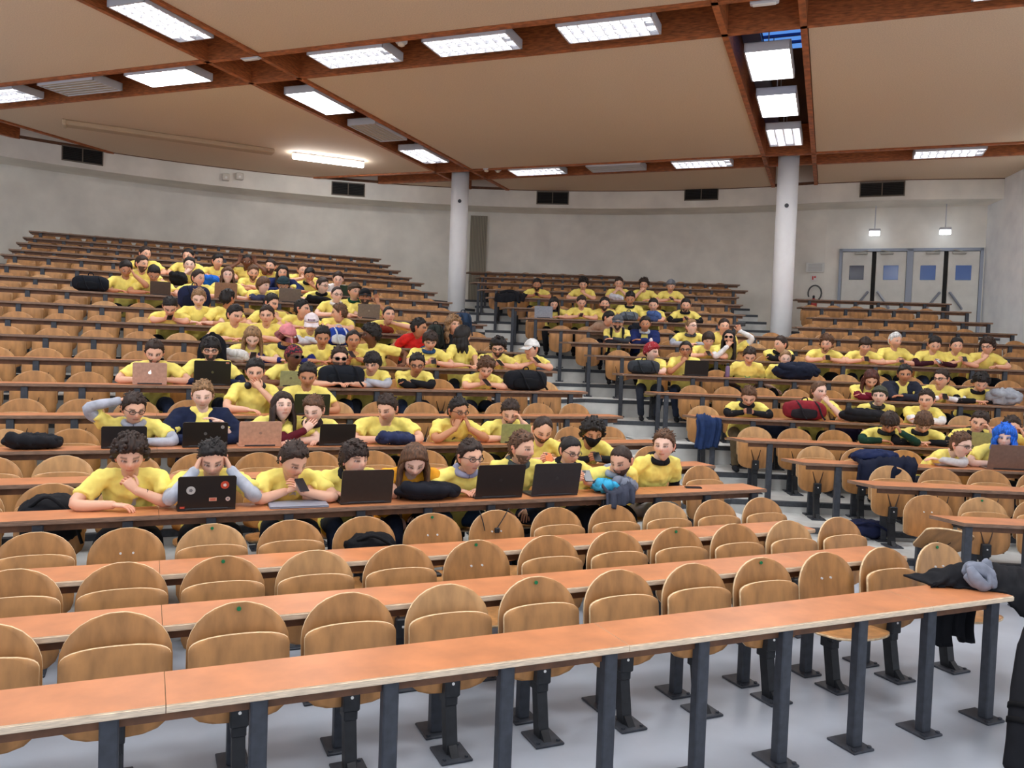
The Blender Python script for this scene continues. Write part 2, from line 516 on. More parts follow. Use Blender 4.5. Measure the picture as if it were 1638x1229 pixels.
# ------------------------------------------------------------------ things on the soffit and walls
def soffit_hit(px, py, R=R_SOFF):
    d = px_ray(px, py)
    a = d.x ** 2 + d.y ** 2
    b = -2 * (d.x * CC.x + d.y * CC.y)
    c = CC.x ** 2 + CC.y ** 2 - R * R
    t = (-b + math.sqrt(b * b - 4 * a * c)) / (2 * a)
    return Vector((d.x * t, d.y * t, CAMH + d.z * t))
vent_lb = ['black slatted air vent at the far end of the plaster duct', 'black double air vent near the lit ceiling tube', 'black air vent just past the slimmer column', 'black air vent just before the thicker column', 'widest black air vent above the double doors']
for (px, py, wpx), lb in zip(((132, 249, 62), (557, 303, 50), (884, 317, 51), (1122, 310, 54), (1411, 303, 63)), vent_lb):
    p = soffit_hit(px, py) if px < 1300 else Vector((8.36, 20.02, 6.3))
    if px > 1300:
        d = px_ray(px, py)
        e = Vector((9.22, 19.62, 0)) - arc(R_SOFF, 60, 60, 1)[0]
        q0 = arc(R_SOFF, 60, 60, 1)[0]
        nn = Vector((-e.y, e.x, 0)).normalized()
        t = q0.dot(nn) / Vector((d.x, d.y, 0)).dot(nn)
        p = Vector((d.x * t, d.y * t, CAMH + d.z * t))
        rz = math.atan2(e.y, e.x)
    else:
        rz = math.atan2(p.y - CC.y, p.x - CC.x) - math.pi / 2
    w = .41 if px < 1300 else .47
    o = thing('air_vent', lb, 'vent', p, rz, 'air vents along the plaster duct')
    link('backing', MB().box(-w, w, -.02, .02, -.15, .15).mesh('backing', M_dark), o)
    link('vent_frame', MB().box(-w - .025, w + .025, -.04, .03, .15, .175).box(-w - .025, w + .025, -.04, .03, -.175, -.15).box(-w - .025, -w, -.04, .03, -.15, .15).box(w, w + .025, -.04, .03, -.15, .15).box(-.012, .012, -.036, .02, -.15, .15).mesh('vent_frame', mat('vent_frame', (110, 100, 88), .7)), o)
    sl = MB().add([(-w, -.035, -.006), (w, -.035, -.006), (w, -.015, .014), (-w, -.015, .014)], [(0, 1, 2, 3), (3, 2, 1, 0)]).mesh('slat', mat('vent_slat', (46, 42, 38), .7))
    for k in range(7):
        link('slat', sl, o, (0, 0, -.125 + k * .04))
for px, py, lb in ((361, 284, 'small white sensor box on the plaster duct'), (383, 283, 'tiny white camera on the plaster duct beside a sensor box')):
    p = soffit_hit(px, py)
    o = thing('sensor_box', lb, 'sensor', p, math.atan2(p.y - CC.y, p.x - CC.x) - math.pi / 2)
    link('housing', MB().bevbox(-.09, .09, -.12, .01, -.09, .09, .02).mesh('housing', mat('offwhite_plastic', (214, 208, 196), .5)), o)
    link('lens', MB().tube([(0, -.115, -.02), (0, -.135, -.02)], .03, 10).mesh('lens', mat('lens_white', (236, 236, 230), .3)), o)

# ribbed radiator grille on the back wall by the slimmer column
p0, p1 = soffit_hit(753, 345, R_WALL - .05), soffit_hit(780, 345, R_WALL - .05)
m_ = (p0 + p1) / 2
zb = 3.45
w = (p1 - p0).length
o = thing('wall_radiator', 'tall ribbed metal radiator on the back wall behind the slimmer column', 'radiator', (m_.x, m_.y, 0), math.atan2(p1.y - p0.y, p1.x - p0.x))
link('back_plate', MB().box(-w / 2, w / 2, .0, .04, zb, p0.z).mesh('back_plate', mat('radiator_back', (104, 98, 84), .8)), o)
fin = MB().box(-.014, .014, -.05, 0, zb, p0.z).mesh('fin', mat('radiator_fin', (158, 150, 132), .6))
for k in range(11):
    link('fin', fin, o, (-w / 2 + w * (k + .5) / 11, 0, 0))

# doors
def wall_hit(px, py, off=0.0):
    d = px_ray(px, py)
    q0 = W1 - dwn * off
    t = q0.dot(dwn) / Vector((d.x, d.y, 0)).dot(dwn)
    p = Vector((d.x * t, d.y * t, 0))
    return (p - W1).dot(dwt), CAMH + d.z * t
DZ = RB.tread(15)
s0, ztop = wall_hit(1343, 403)
s1, _ = wall_hit(1573, 402)
ztop = DZ + 2.2
sm0, _ = wall_hit(1449, 420)
sm1, _ = wall_hit(1461, 420)
rzd = math.atan2(dwt.y, dwt.x)
def door_unit(name, a, b, label, first_dark):
    o = struct(name, None, label, 'door', loc=tuple((W1 + dwt * a)[:2]) + (DZ,), rot=(0, 0, rzd))
    W = b - a
    H_ = ztop - DZ
    fr = MB().box(0, .07, -.09, .02, 0, H_).box(W - .07, W, -.09, .02, 0, H_).box(0, W, -.09, .02, H_ - .07, H_)
    link('door_frame', fr.mesh('door_frame', M_frame), o)
    link('gap_strip', MB().box(W / 2 - .045, W / 2 + .045, -.03, .0, 0, H_ - .07).mesh('gap_strip', M_dark), o)
    for k in range(2):
        x0, x1 = (.075, W / 2 - .05) if k == 0 else (W / 2 + .05, W - .075)
        lf = link('leaf', MB().bevbox(x0, x1, -.06, -.01, .01, H_ - .08, .006).mesh('leaf', M_door), o)
        c = (x0 + x1) / 2
        link('pane', MB().bevbox(c - .17, c + .17, -.068, -.055, H_ - .78, H_ - .42, .004).mesh('pane', mat('dark_pane', (34, 36, 60), .1) if (k == 0 and first_dark) else M_glassb), lf)
        sg = 1 if k == 0 else -1
        e0, e1 = (x1 - .06, x1 - .34) if k == 0 else (x0 + .06, x0 + .34)
        link('push_bar', MB().tube([(e0, -.12, 1.12), (e1, -.12, .72)], .028, 8).tube([(e0, -.06, 1.12), (e0, -.12, 1.12)], .02, 6).tube([(e1, -.06, .72), (e1, -.12, .72)], .02, 6).mesh('push_bar', mat('bar_steel', (150, 154, 164), .4, metal=.6)), lf)
        link('closer', MB().bevbox(c - .16 + sg * .1, c + .14 + sg * .1, -.13, -.06, H_ - .15, H_ - .09, .01).tube([(c, -.1, H_ - .1), (c + sg * .25, -.16, H_ - .05)], .012, 6).mesh('closer', mat('closer_grey', (170, 168, 160), .5)), lf)
    return o
door_unit('door_1', s0, (sm0 + sm1) / 2, 'pale double door nearer the column, one window dark', True)
door_unit('door_2', (sm0 + sm1) / 2, s1, 'pale double door in the corner by the white side wall', False)

def on_wall(px, py, off):
    s, z = wall_hit(px, py, off)
    p = W1 + dwt * s - dwn * off
    return Vector((p.x, p.y, z))
for px, py, lb in ((1399, 372, 'small bright exit lamp hanging nearer the thicker column'), (1512, 370, 'small bright exit lamp hanging nearer the white side wall')):
    p = on_wall(px, py, .35)
    o = thing('exit_lamp', lb, 'lamp', p, rzd)
    link('rod', MB().tube([(0, 0, .07), (0, 0, Z_SOFF + .02 - p.z)], .012, 6).mesh('rod', M_lampcase), o)
    link('housing', MB().bevbox(-.13, .13, -.05, .05, .03, .09, .012).mesh('housing', M_lampcase), o)
    link('lit_panel', MB().bevbox(-.12, .12, -.04, .04, -.08, .03, .012).mesh('lit_panel', mat('exit_glow', (235, 244, 255), .4, emit=6)), o)
p = on_wall(1304, 428, .02)
o = thing('notice_sheet', 'white printed notice taped to the wall beside the door', 'notice', p, rzd)
link('sheet', MB().box(-.22, .22, -.012, 0, -.12, .12).mesh('sheet', mat('paper', (214, 214, 210), .8)), o)
ln = MB().box(-.17, .17, -.015, -.011, -.006, .006).mesh('printed_line', mat('print_grey', (150, 150, 152), .8))
for k in range(5):
    link('printed_line', ln, o, (0, 0, .08 - k * .04))
p = on_wall(1302, 445, .02)
o = thing('fire_sign', 'little red and white extinguisher sign on the wall', 'sign', p, rzd)
link('plate', MB().bevbox(-.07, .07, -.012, 0, -.07, .07, .003).mesh('plate', mat('sign_white', (226, 220, 216), .6)), o)
link('pictogram', MB().box(-.045, -.01, -.016, -.011, -.045, .045).box(.0, .045, -.016, -.011, .0, .045).mesh('pictogram', mat('sign_red', (196, 60, 52), .6)), o)
p = on_wall(1301, 487, .15)
o = thing('fire_extinguisher', 'red fire extinguisher with black hose hung on the wall', 'extinguisher', (p.x, p.y, p.z - .1), rzd)
link('cylinder', MB().lathe([(.05, -.25), (.085, -.22), (.085, .16), (.06, .22), (.025, .25)], 18).mesh('cylinder', mat('extinguisher_red', (176, 34, 30), .35), True), o)
link('valve', MB().lathe([(.02, .25), (.03, .27), (.03, .31), (.01, .33)], 10).mesh('valve', M_black), o)
hs = [(.02 + .16 * math.cos(t), -.02, .38 + .2 * math.sin(t)) for t in np.linspace(-.9, math.pi + .5, 16)]
link('hose', MB().tube(hs, .02, 8).mesh('hose', mat('grey_hose', (86, 86, 84), .6), True), o)
# ------------------------------------------------------------------ desks
post_cache = {}
def post_mesh(h, wide):
    k = (round(h, 3), wide)
    if k not in post_cache:
        post_cache[k] = MB().bevbox(-wide, wide, 0, .06, .012, h, .006).mesh('desk_post', M_post)
    return post_cache[k]
plate_mesh = MB().bevbox(-.075, .075, -.045, .155, 0, .014, .004).lathe([(.012, .014), (.012, .024)], 6, c=(-.055, -.025)).lathe([(.012, .014), (.012, .024)], 6, c=(.055, -.025)).mesh('desk_foot', M_post)
DESKD = .335
def desk(blk, i, u0, u1, slant, seats, label, light, step0=None):
    z = blk.tread(i) + .75
    nk = blk.nk(i)
    zp = blk.tread(i - 1) if i > 0 else 0.0
    um = (u0 + u1) / 2
    o = thing('lecture_desk', label, 'desk', blk.P(um, nk, zp), blk.th, 'long writing desks')
    th = .032
    cuts = [u0] + [c for c in (.08 + 2.0 * k + (i % 3) * .0 for k in range(-3, 6)) if u0 + .5 < c < u1 - .4] + [u1]
    n = len(cuts) - 1
    for k in range(n):
        a = cuts[k] - um + (.0015 if k else 0)
        b = cuts[k + 1] - um - (.0015 if k < n - 1 else 0)
        sa = slant if k == 0 else 0
        poly = [(a, 0), (b, 0), (b, DESKD), (a + sa * DESKD, DESKD)]
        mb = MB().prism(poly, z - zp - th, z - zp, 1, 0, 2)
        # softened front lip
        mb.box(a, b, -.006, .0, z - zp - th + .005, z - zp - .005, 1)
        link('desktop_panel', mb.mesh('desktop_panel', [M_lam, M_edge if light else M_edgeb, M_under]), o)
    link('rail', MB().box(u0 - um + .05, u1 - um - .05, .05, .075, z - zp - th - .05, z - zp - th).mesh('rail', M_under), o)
    for s in seats:
        if u0 + .05 < s < u1 - .02:
            p = link('post', post_mesh(z - zp - th, .033), o, (s - um, .012, 0))
            link('foot_plate', plate_mesh, p)
            link('arm', MB().box(-.02, .02, .05, .28, z - zp - th - .045, z - zp - th).mesh('arm', M_black), p) if (i < 4 or blk is RB and i < 9) else None
    return o

# ------------------------------------------------------------------ folding seats
def sheet(half, zs, yfun, th, curve):
    """curved plywood sheet: half-width per level, forward bend at the sides"""
    nx = 8
    v, f, m = [], [], []
    L = len(zs)
    for side in (0, 1):
        for k, z in enumerate(zs):
            for j in range(nx + 1):
                x = half[k] * (2 * j / nx - 1)
                y = yfun(z) - curve * (x / .235) ** 2 + (th if side else 0)
                v.append((x, y, z))
    n1 = L * (nx + 1)
    for k in range(L - 1):
        for j in range(nx):
            a = k * (nx + 1) + j
            f.append((a, a + 1, a + nx + 2, a + nx + 1)); m.append(0)
            f.append((n1 + a, n1 + a + nx + 1, n1 + a + nx + 2, n1 + a + 1)); m.append(0)
    rim = [k * (nx + 1) for k in range(L)] + [(L - 1) * (nx + 1) + j for j in range(1, nx + 1)] + [k * (nx + 1) + nx for k in range(L - 2, -1, -1)] + [j for j in range(nx - 1, 0, -1)]
    for a, b in zip(rim, rim[1:] + rim[:1]):
        f.append((a, b, n1 + b, n1 + a)); m.append(1)
    return v, f, m
def ell(zs, z0, z1, w, r0, r1, sharp=2.0):
    """half widths of a rounded slab between z0 and z1: corner heights r0 (bottom) and r1 (top)"""
    out = []
    for z in zs:
        t = 1.0
        if z < z0 + r0:
            q = (z0 + r0 - z) / r0
            t = (1 - min(1, q) ** sharp) ** (1 / sharp)
        if z > z1 - r1:
            q = (z - (z1 - r1)) / r1
            t = (1 - min(1, q) ** sharp) ** (1 / sharp)
        out.append(max(.03, w * t))
    return out
def sheet_mesh(name, z0, z1, w, r0, r1, yfun, th, curve, sharp, mats):
    zs = sorted(set([z0 + r0 * (1 - math.cos(t)) for t in np.linspace(0, math.pi / 2, 6)] + [z1 - r1 * (1 - math.cos(t)) for t in np.linspace(0, math.pi / 2, 8)]))
    v, f, m = sheet(ell(zs, z0, z1, w, r0, r1, sharp), zs, yfun, th, curve)
    return mesh(name, v, f, mats, True, m)
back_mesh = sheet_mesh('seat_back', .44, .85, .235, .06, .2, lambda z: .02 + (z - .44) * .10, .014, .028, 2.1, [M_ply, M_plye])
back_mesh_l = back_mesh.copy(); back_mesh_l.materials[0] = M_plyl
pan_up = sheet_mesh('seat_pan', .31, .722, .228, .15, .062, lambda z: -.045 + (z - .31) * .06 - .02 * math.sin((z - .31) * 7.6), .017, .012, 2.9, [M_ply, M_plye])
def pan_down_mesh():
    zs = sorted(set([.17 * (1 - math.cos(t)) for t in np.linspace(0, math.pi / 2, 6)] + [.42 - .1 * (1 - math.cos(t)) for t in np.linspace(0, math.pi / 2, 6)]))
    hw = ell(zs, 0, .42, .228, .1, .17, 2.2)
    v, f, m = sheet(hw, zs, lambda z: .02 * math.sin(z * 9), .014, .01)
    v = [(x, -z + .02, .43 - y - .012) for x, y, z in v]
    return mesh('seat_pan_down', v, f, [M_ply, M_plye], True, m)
pan_down = pan_down_mesh()
def post_v():
    mb = MB()
    mb.add([(-.03, -.12, .01), (.03, -.12, .01), (.03, -.05, .01), (-.03, -.05, .01), (-.03, -.045, .42), (.03, -.045, .42), (.03, .02, .42), (-.03, .02, .42)], BOXF)
    mb.add([(-.022, -.17, .012), (.022, -.17, .012), (.022, -.11, .012), (-.022, -.11, .012), (-.022, -.12, .06), (.022, -.12, .06), (.022, -.1, .06), (-.022, -.1, .06)], BOXF)
    return mb.mesh('seat_post', M_black)
seat_post = post_v()
seat_foot = MB().bevbox(-.085, .085, -.2, .0, 0, .014, .004).lathe([(.011, .014), (.011, .024)], 6, c=(-.06, -.17)).lathe([(.011, .014), (.011, .024)], 6, c=(.06, -.17)).lathe([(.011, .014), (.011, .024)], 6, c=(.06, -.03)).mesh('seat_foot', M_post)
bracket_up = MB().bevbox(-.042, .042, -.1, -.03, .30, .425, .008).bevbox(-.034, .034, -.085, .02, .25, .32, .006).mesh('seat_bracket', M_black)
vee_mesh = MB().tube([(-.018, -.072, .41), (-.045, -.072, .5), (-.06, -.066, .56)], [.009, .006, .004], 5).tube([(.018, -.072, .41), (.045, -.072, .5), (.06, -.066, .56)], [.009, .006, .004], 5).mesh('seat_vee', mat('dark_bracket', (62, 40, 26), .5))
screw_mesh = MB().tube([(-.038, .03, .69), (-.038, .02, .69)], .007, 8).tube([(.038, .03, .69), (.038, .02, .69)], .007, 8).tube([(0, -.103, .375), (0, -.096, .375)], .008, 8).mesh('seat_screws', M_chrome)
dot_mesh = MB().tube([(0, .052, .822), (0, .046, .822)], .011, 8).mesh('green_dot', M_green)

def seat(loc, rz, state, label, light=False, dot=False, detail=True):
    o = thing('folding_seat', label, 'seat', loc, rz, 'plywood folding seats')
    link('backrest', back_mesh_l if light else back_mesh, o)
    p = link('seat_pan', pan_down if state == 'down' else pan_up, o)
    if state == 'half':
        p.matrix_basis = Matrix.Translation((.06, -.05, .38)) @ Matrix.Rotation(.12, 4, 'Y') @ Matrix.Rotation(.95, 4, 'X') @ Matrix.Translation((0, .04, -.40))
    if state != 'down' and detail:
        link('support_bars', vee_mesh, p)
    ps = link('post', seat_post, o)
    if detail:
        link('foot_plate', seat_foot, ps)
        link('bracket', bracket_up, o)
        link('screws', screw_mesh, o)
    if dot:
        link('green_sticker', dot_mesh, o)
    return o
# ------------------------------------------------------------------ the audience (who sits where)
HC = dict(bk=(26, 21, 20), db=(46, 32, 25), br=(84, 58, 40), lb=(128, 98, 68), bl=(176, 148, 104), wh=(206, 204, 198), rd=(72, 36, 28), blue=(24, 92, 190), gy=(104, 104, 108))
SK = dict(l=(226, 176, 148), p=(236, 196, 176), m=(192, 136, 102), d=(112, 72, 52))
BLACK, NAVY, GREY, WHITE, BURG, GREEN = (24, 25, 29), (28, 36, 62), (164, 170, 182), (222, 222, 224), (92, 26, 38), (26, 58, 46)
PEOPLE = []
def person(blk, row, px, py, hair, hc, sk, pose, yaw, pitch, label, **kw):
    i = NAMES.index(row)
    s = kw.get('s', 1.0)
    nk = blk.nk(i)
    hy, s_eff, al = -.25, s, 0
    for _ in range(8):
        u, z = blk.hit(px, py, nk + .66 + hy)
        hz = z - blk.tread(i)
        ln = .70 * s
        c = (hz - .5) / ln
        if c > .985:
            s_eff = (hz - .5) / (.70 * .985)
            c = .985
        else:
            s_eff = s
        c = max(c, .62)
        al = math.acos(c)
        hy = -.70 * s_eff * math.sin(al) * kw.get('fw', 1.0)
    dx = kw.get('dx', 0.0)
    PEOPLE.append(dict(blk=blk, i=i, u=u - dx, hx=dx, hy=hy, hz=hz, s=s_eff, hair=hair, hc=HC[hc], sk=SK[sk], pose=pose, yaw=yaw, pitch=pitch, label=label, px=px, py=py, **{k: v for k, v in kw.items() if k not in ('s', 'dx', 'fw')}))
P_ = person
# left bank, row by row from the front
P_(LB, 'Q', 208, 731, 'curly', 'db', 'l', 'chinR', 0, 18, 'person with tousled dark hair resting chin on fist beside stickered laptop', bracelet=1, badge=1)
P_(LB, 'Q', 340, 736, 'short', 'bk', 'l', 'head2', 0, 24, 'person clutching head with both hands behind stickered black laptop', sl=(176, 180, 190), tz=-.02)
P_(LB, 'Q', 469, 738, 'short', 'db', 'l', 'phoneR', 30, 30, 'person reading a phone over a closed grey laptop in front occupied row', badge=1)
P_(LB, 'Q', 567, 736, 'fringe', 'db', 'l', 'type', 32, 2, 'person with side-swept fringe and black hood behind brown laptop', hood=BLACK)
P_(LB, 'Q', 663, 738, 'long', 'br', 'p', 'lap', 5, 34, 'long-haired person in orange and black jacket behind dark bundle', jacket=(232, 160, 44), pants=(38, 44, 62))
P_(LB, 'Q', 752, 733, 'short', 'db', 'l', 'type', 30, 5, 'person with glasses and grey hood peering at neighbouring black laptop', hood=(150, 152, 176), glasses=1, pants=(60, 84, 120))
P_(LB, 'Q', 835, 718, 'short', 'br', 'l', 'lap', 48, 2, 'person with grey-green hood and short beard behind two laptops', hood=(70, 78, 78), sl=(92, 112, 116), beard=.35)
P_(LB, 'Q', 912, 722, 'bun', 'bk', 'l', 'phoneR', 32, 18, 'person with tied black hair and glasses holding a dark phone', hood=BLACK, glasses=1, s=.92)
P_(LB, 'Q', 994, 738, 'buzz', 'db', 'l', 'lap', -28, 22, 'person leaning over a turquoise and grey jacket, dark cropped hair', beard=.5, hood=(150, 158, 170))
P_(LB, 'Q', 1062, 714, 'short', 'br', 'p', 'lap', -14, 0, 'person with black hood sitting upright at the aisle end of front row', hood=BLACK, sl=BLACK, pants=(176, 178, 184))
P_(LB, 'P', 868, 688, 'receding', 'db', 'l', 'phone', 12, 34, 'bearded person with receding hair bent over an orange phone', beard=1)
P_(LB, 'P', 948, 694, 'afro', 'bk', 'm', 'phone', 10, 20, 'person with bushy black hair and black face mask holding a phone', mask=BLACK, sl=BLACK, vol=-.012)
P_(LB, 'O', 214, 655, 'short', 'db', 'l', 'headtopL', 15, 18, 'person with glasses and grey hoodie scratching head behind dark laptop', glasses=1, hood=(170, 174, 186), sl=(170, 174, 186))
P_(LB, 'O', 324, 634, 'short', 'lb', 'p', 'type', 0, 12, 'fair-haired person in open navy jacket behind black laptop', jacket=NAVY, openj=1)
P_(LB, 'O', 452, 651, 'long', 'db', 'p', 'point', 14, -10, 'long-haired person stretching an arm out behind rose-coloured laptop', dx=.0)
P_(LB, 'O', 502, 657, 'short', 'br', 'p', 'faceL', -18, 18, 'person in dark red sleeves covering face with a hand', sl=BURG, hood=(40, 24, 28))
P_(LB, 'O', 620, 655, 'short', 'db', 'l', 'desk', -28, 20, 'heavily built person leaning on a blue jacket on the desk', big=1.18, s=1.02)
P_(LB, 'O', 733, 659, 'short', 'bk', 'm', 'cheeks', 30, 8, 'person with glasses holding both cheeks, elbows on desk', glasses=1)
P_(LB, 'O', 816, 661, 'short', 'db', 'l', 'templeR', 0, 28, 'person leaning temple on fist behind pale green laptop', beard=.3)
P_(LB, 'N', 408, 596, 'short', 'bk', 'l', 'faceR', 0, 12, 'person pinching nose with dark headphones around neck', headphones=1)
P_(LB, 'N', 492, 602, 'short', 'bk', 'm', 'desk', 0, 22, 'person looking down behind a dark green laptop screen')
P_(LB, 'M', 247, 565, 'short', 'db', 'l', 'type', 0, 22, 'person typing behind silver laptop with glowing white logo', beard=.4)
P_(LB, 'M', 337, 560, 'fringe', 'bk', 'l', 'type', 0, 12, 'bearded person with glasses behind plain black laptop, dark coat behind', glasses=1, beard=.8, sl=NAVY)
P_(LB, 'M', 470, 571, 'bandana', 'bk', 'd', 'desk', 38, 5, 'person in patterned bandana and sunglasses behind olive-grey laptop', sun=1)
P_(LB, 'M', 543, 574, 'short', 'db', 'l', 'reach', 8, 5, 'bearded person in sunglasses stretching arms over a black backpack', sun=1, beard=1)
P_(LB, 'M', 596, 582, 'fringe', 'bk', 'l', 'fold', -18, 22, 'person with black fringe and grey sleeves, arms folded on desk', sl=(170, 174, 184))
P_(LB, 'M', 667, 584, 'short', 'bk', 'm', 'fold', 0, 14, 'person with glasses and black sleeves, arms folded on desk', glasses=1, sl=BLACK)
P_(LB, 'M', 777, 590, 'curly', 'br', 'l', 'phone', 5, 30, 'curly brown-haired person playing on a phone beside black backpack')
P_(LB, 'L', 404, 540, 'long', 'lb', 'p', 'phone', 0, 40, 'person with long fair hair bowed over a phone')
P_(LB, 'L', 459, 538, 'bucket', 'db', 'l', 'desk', 30, 30, 'person in pink bucket hat and navy sleeves', sl=(36, 44, 110), hood=NAVY)
P_(LB, 'L', 516, 540, 'short', 'bk', 'm', 'desk', 4, 22, 'person with thick black hair above the bearded sunglasses wearer')
P_(LB, 'L', 565, 545, 'tied', 'bk', 'm', 'phoneL', 6, 4, 'person with long tied hair holding something at chest height', s=.97)
P_(LB, 'L', 594, 537, 'curly', 'bk', 'd', 'hipR', -80, 5, 'person with rounded black hair turned sideways, elbow out', dx=-.12, ty=-25)
P_(LB, 'L', 688, 546, 'fringe', 'db', 'l', 'phone', 5, 26, 'person with blue collar looking at a phone in both hands', hood=(44, 74, 112))
P_(LB, 'L', 740, 538, 'bob', 'bk', 'l', 'desk', 125, 5, 'person with dark bob turned to face the rows behind', ty=30)
P_(LB, 'L', 797, 557, 'curly', 'bk', 'l', 'phone', -5, 20, 'curly-haired bearded person with glasses holding a dark cup', glasses=1, beard=.9)
P_(LB, 'L', 851, 559, 'cap', 'bk', 'l', 'phoneR', -55, 8, 'person in white baseball cap looking along the row at aisle end', hatc=(222, 222, 220))
P_(LB, 'K', 376, 505, 'short', 'bk', 'l', 'desk', 34, 16, 'smiling dark-haired person with forearms on desk behind fair long hair')
P_(LB, 'K', 427, 506, 'short', 'db', 'l', 'fold', -10, 4, 'person with level gaze and hands clasped above pink bucket hat')
P_(LB, 'K', 498, 518, 'cap', 'bk', 'l', 'fold', 0, 26, 'person in white cap with printed front, face lowered', hatc=(228, 216, 220), sl=(196, 200, 210), captext=1)
P_(LB, 'K', 670, 525, 'short', 'bk', 'm', 'lap', 75, 6, 'person in plain red t-shirt turned sideways', shirt=(206, 44, 40), ty=25)
P_(LB, 'K', 725, 520, 'curlylong', 'lb', 'l', 'lap', 28, 0, 'shaggy-haired person in dark jacket with blue backpack', jacket=(34, 40, 46), shirt=(50, 54, 60))
P_(LB, 'J', 272, 491, 'short', 'bk', 'l', 'phone', 0, 46, 'person bowed low over raised hands wearing a dark watch', fw=1.1)
P_(LB, 'J', 318, 478, 'short', 'lb', 'p', 'desk', 0, 26, 'fair-haired person looking down, hands loosely closed on desk')
P_(LB, 'J', 364, 479, 'short', 'bk', 'm', 'desk', 140, 5, 'dark-haired person twisted round with back of head showing', ty=35)
P_(LB, 'J', 434, 486, 'short', 'bk', 'l', 'chinR', 48, 12, 'person with clear hand strap at mouth looking sideways')
P_(LB, 'J', 483, 495, 'short', 'bk', 'l', 'desk', 66, 0, 'dark-haired person in profile behind the printed white cap')
P_(LB, 'J', 543, 501, 'short', 'br', 'l', 'fold', -95, 5, 'brown-haired person turned away behind a blue sports bag')
P_(LB, 'J', 622, 505, 'bun', 'bk', 'l', 'neckR', 16, -6, 'person with hair tied back and open mouth, hand at neck')
P_(LB, 'I', 539, 472, 'buzz', 'db', 'p', 'desk', 18, 4, 'smiling person with glasses and white hood', glasses=1, hood=(222, 220, 222))
P_(LB, 'I', 567, 467, 'beanie', 'db', 'l', 'desk', 28, 6, 'person with brown cap and green collar beside the waving one', hood=(22, 80, 60), hatc=(78, 66, 56))
P_(LB, 'I', 584, 476, 'cap', 'bk', 'm', 'waveR', 0, 0, 'person in black cap waving a hand over grey laptop', hatc=(24, 26, 30), beard=.9, hood=BLACK)
P_(LB, 'H', 201, 431, 'short', 'bk', 'm', 'templeR', 8, 34, 'person with thick dark hair leaning on fist beside black rucksack')
P_(LB, 'H', 246, 438, 'short', 'bk', 'm', 'type', 5, 48, 'person hunched so only dark hair shows above brown laptop')
P_(LB, 'H', 317, 446, 'short', 'db', 'l', 'desk', 40, 4, 'person in profile half hidden by a navy backpack')
P_(LB, 'H', 364, 441, 'long', 'br', 'p', 'type', 4, 0, 'person with long straight hair behind tan laptop')
P_(LB, 'H', 421, 457, 'fringe', 'br', 'p', 'fold', 48, 6, 'person with long fringe and navy cuffs leaning on crossed arms', sl=(60, 66, 92))
P_(LB, 'H', 453, 456, 'beanie', 'bk', 'm', 'type', 0, 40, 'person in dark teal beanie bent behind grey-brown laptop', hatc=(38, 56, 62))
P_(LB, 'H', 516, 458, 'short', 'db', 'p', 'desk', 46, 6, 'person with glasses and black neck warmer beside white mask', glasses=1, hood=BLACK)
P_(LB, 'G', 227, 423, 'short', 'db', 'l', 'desk', 38, 6, 'dark-bearded person looking sideways, in front of another upright person', beard=1)
P_(LB, 'G', 303, 425, 'short', 'bk', 'p', 'mouthL', 0, 0, 'person with hands at mouth above a black bag')
P_(LB, 'G', 405, 437, 'short', 'br', 'l', 'fold', 8, 16, 'lightly bearded person leaning forward below raised hands', beard=.6)
P_(LB, 'G', 452, 437, 'long', 'bk', 'l', 'desk', 0, 6, 'person with long black hair and navy scarf', jacket=(30, 40, 84))
P_(LB, 'G', 495, 441, 'short', 'bk', 'm', 'faceR', 8, 26, 'person holding a fist to nose behind teal beanie wearer', hood=BLACK)
P_(LB, 'G', 541, 447, 'short', 'db', 'p', 'type', 0, 20, 'person in white top behind dark green laptop in a high row', shirt=(226, 224, 222))
P_(LB, 'F', 232, 407, 'short', 'db', 'l', 'desk', 30, 6, 'upright dark-haired person, highest at the far end of audience')
P_(LB, 'F', 301, 411, 'short', 'bk', 'l', 'desk', -20, 4, 'person almost hidden behind one with hands at mouth')
P_(LB, 'F', 348, 419, 'short', 'bk', 'l', 'desk', 32, 12, 'person with forearms on a bright blue bag')
P_(LB, 'F', 395, 419, 'buzz', 'bk', 'd', 'handsup', 0, 14, 'person raising both open hands beside head')
P_(LB, 'F', 433, 427, 'short', 'db', 'l', 'desk', -24, 2, 'bearded person gazing sideways, behind the one with navy scarf', beard=.9)
P_(LB, 'F', 484, 433, 'short', 'br', 'l', 'mouthL', 18, 8, 'brown-haired person with hand at mouth at end of highest group')
# right bank
P_(RB, 'F', 859, 456, 'short', 'bk', 'm', 'phone', 0, 18, 'bearded person with phone beside a black coat in highest right row', beard=1)
P_(RB, 'F', 933, 455, 'curly', 'bk', 'l', 'chinR', 0, 20, 'person with frizzy black hair, hand under chin, high row')
P_(RB, 'F', 990, 454, 'short', 'db', 'l', 'mouth2', 0, 14, 'person with both hands folded before face above white bag')
P_(RB, 'F', 1030, 456, 'curly', 'db', 'l', 'mouthL', -4, 8, 'person with curly hair covering mouth with raised hand')
P_(RB, 'F', 1073, 458, 'beanie', 'br', 'l', 'phone', 0, 24, 'person in grey knitted beanie looking at a phone', hatc=(112, 116, 124))
P_(RB, 'H', 886, 486, 'long', 'bk', 'l', 'type', 5, 28, 'person with black hood and hair behind light grey laptop', hood=BLACK, s=.97)
P_(RB, 'H', 930, 484, 'short', 'db', 'l', 'phone', 8, 26, 'person bent over phone next to light grey laptop')
P_(RB, 'H', 967, 487, 'short', 'bk', 'l', 'lap', 6, 4, 'bearded person looking straight ahead over tan jacket', beard=.8)
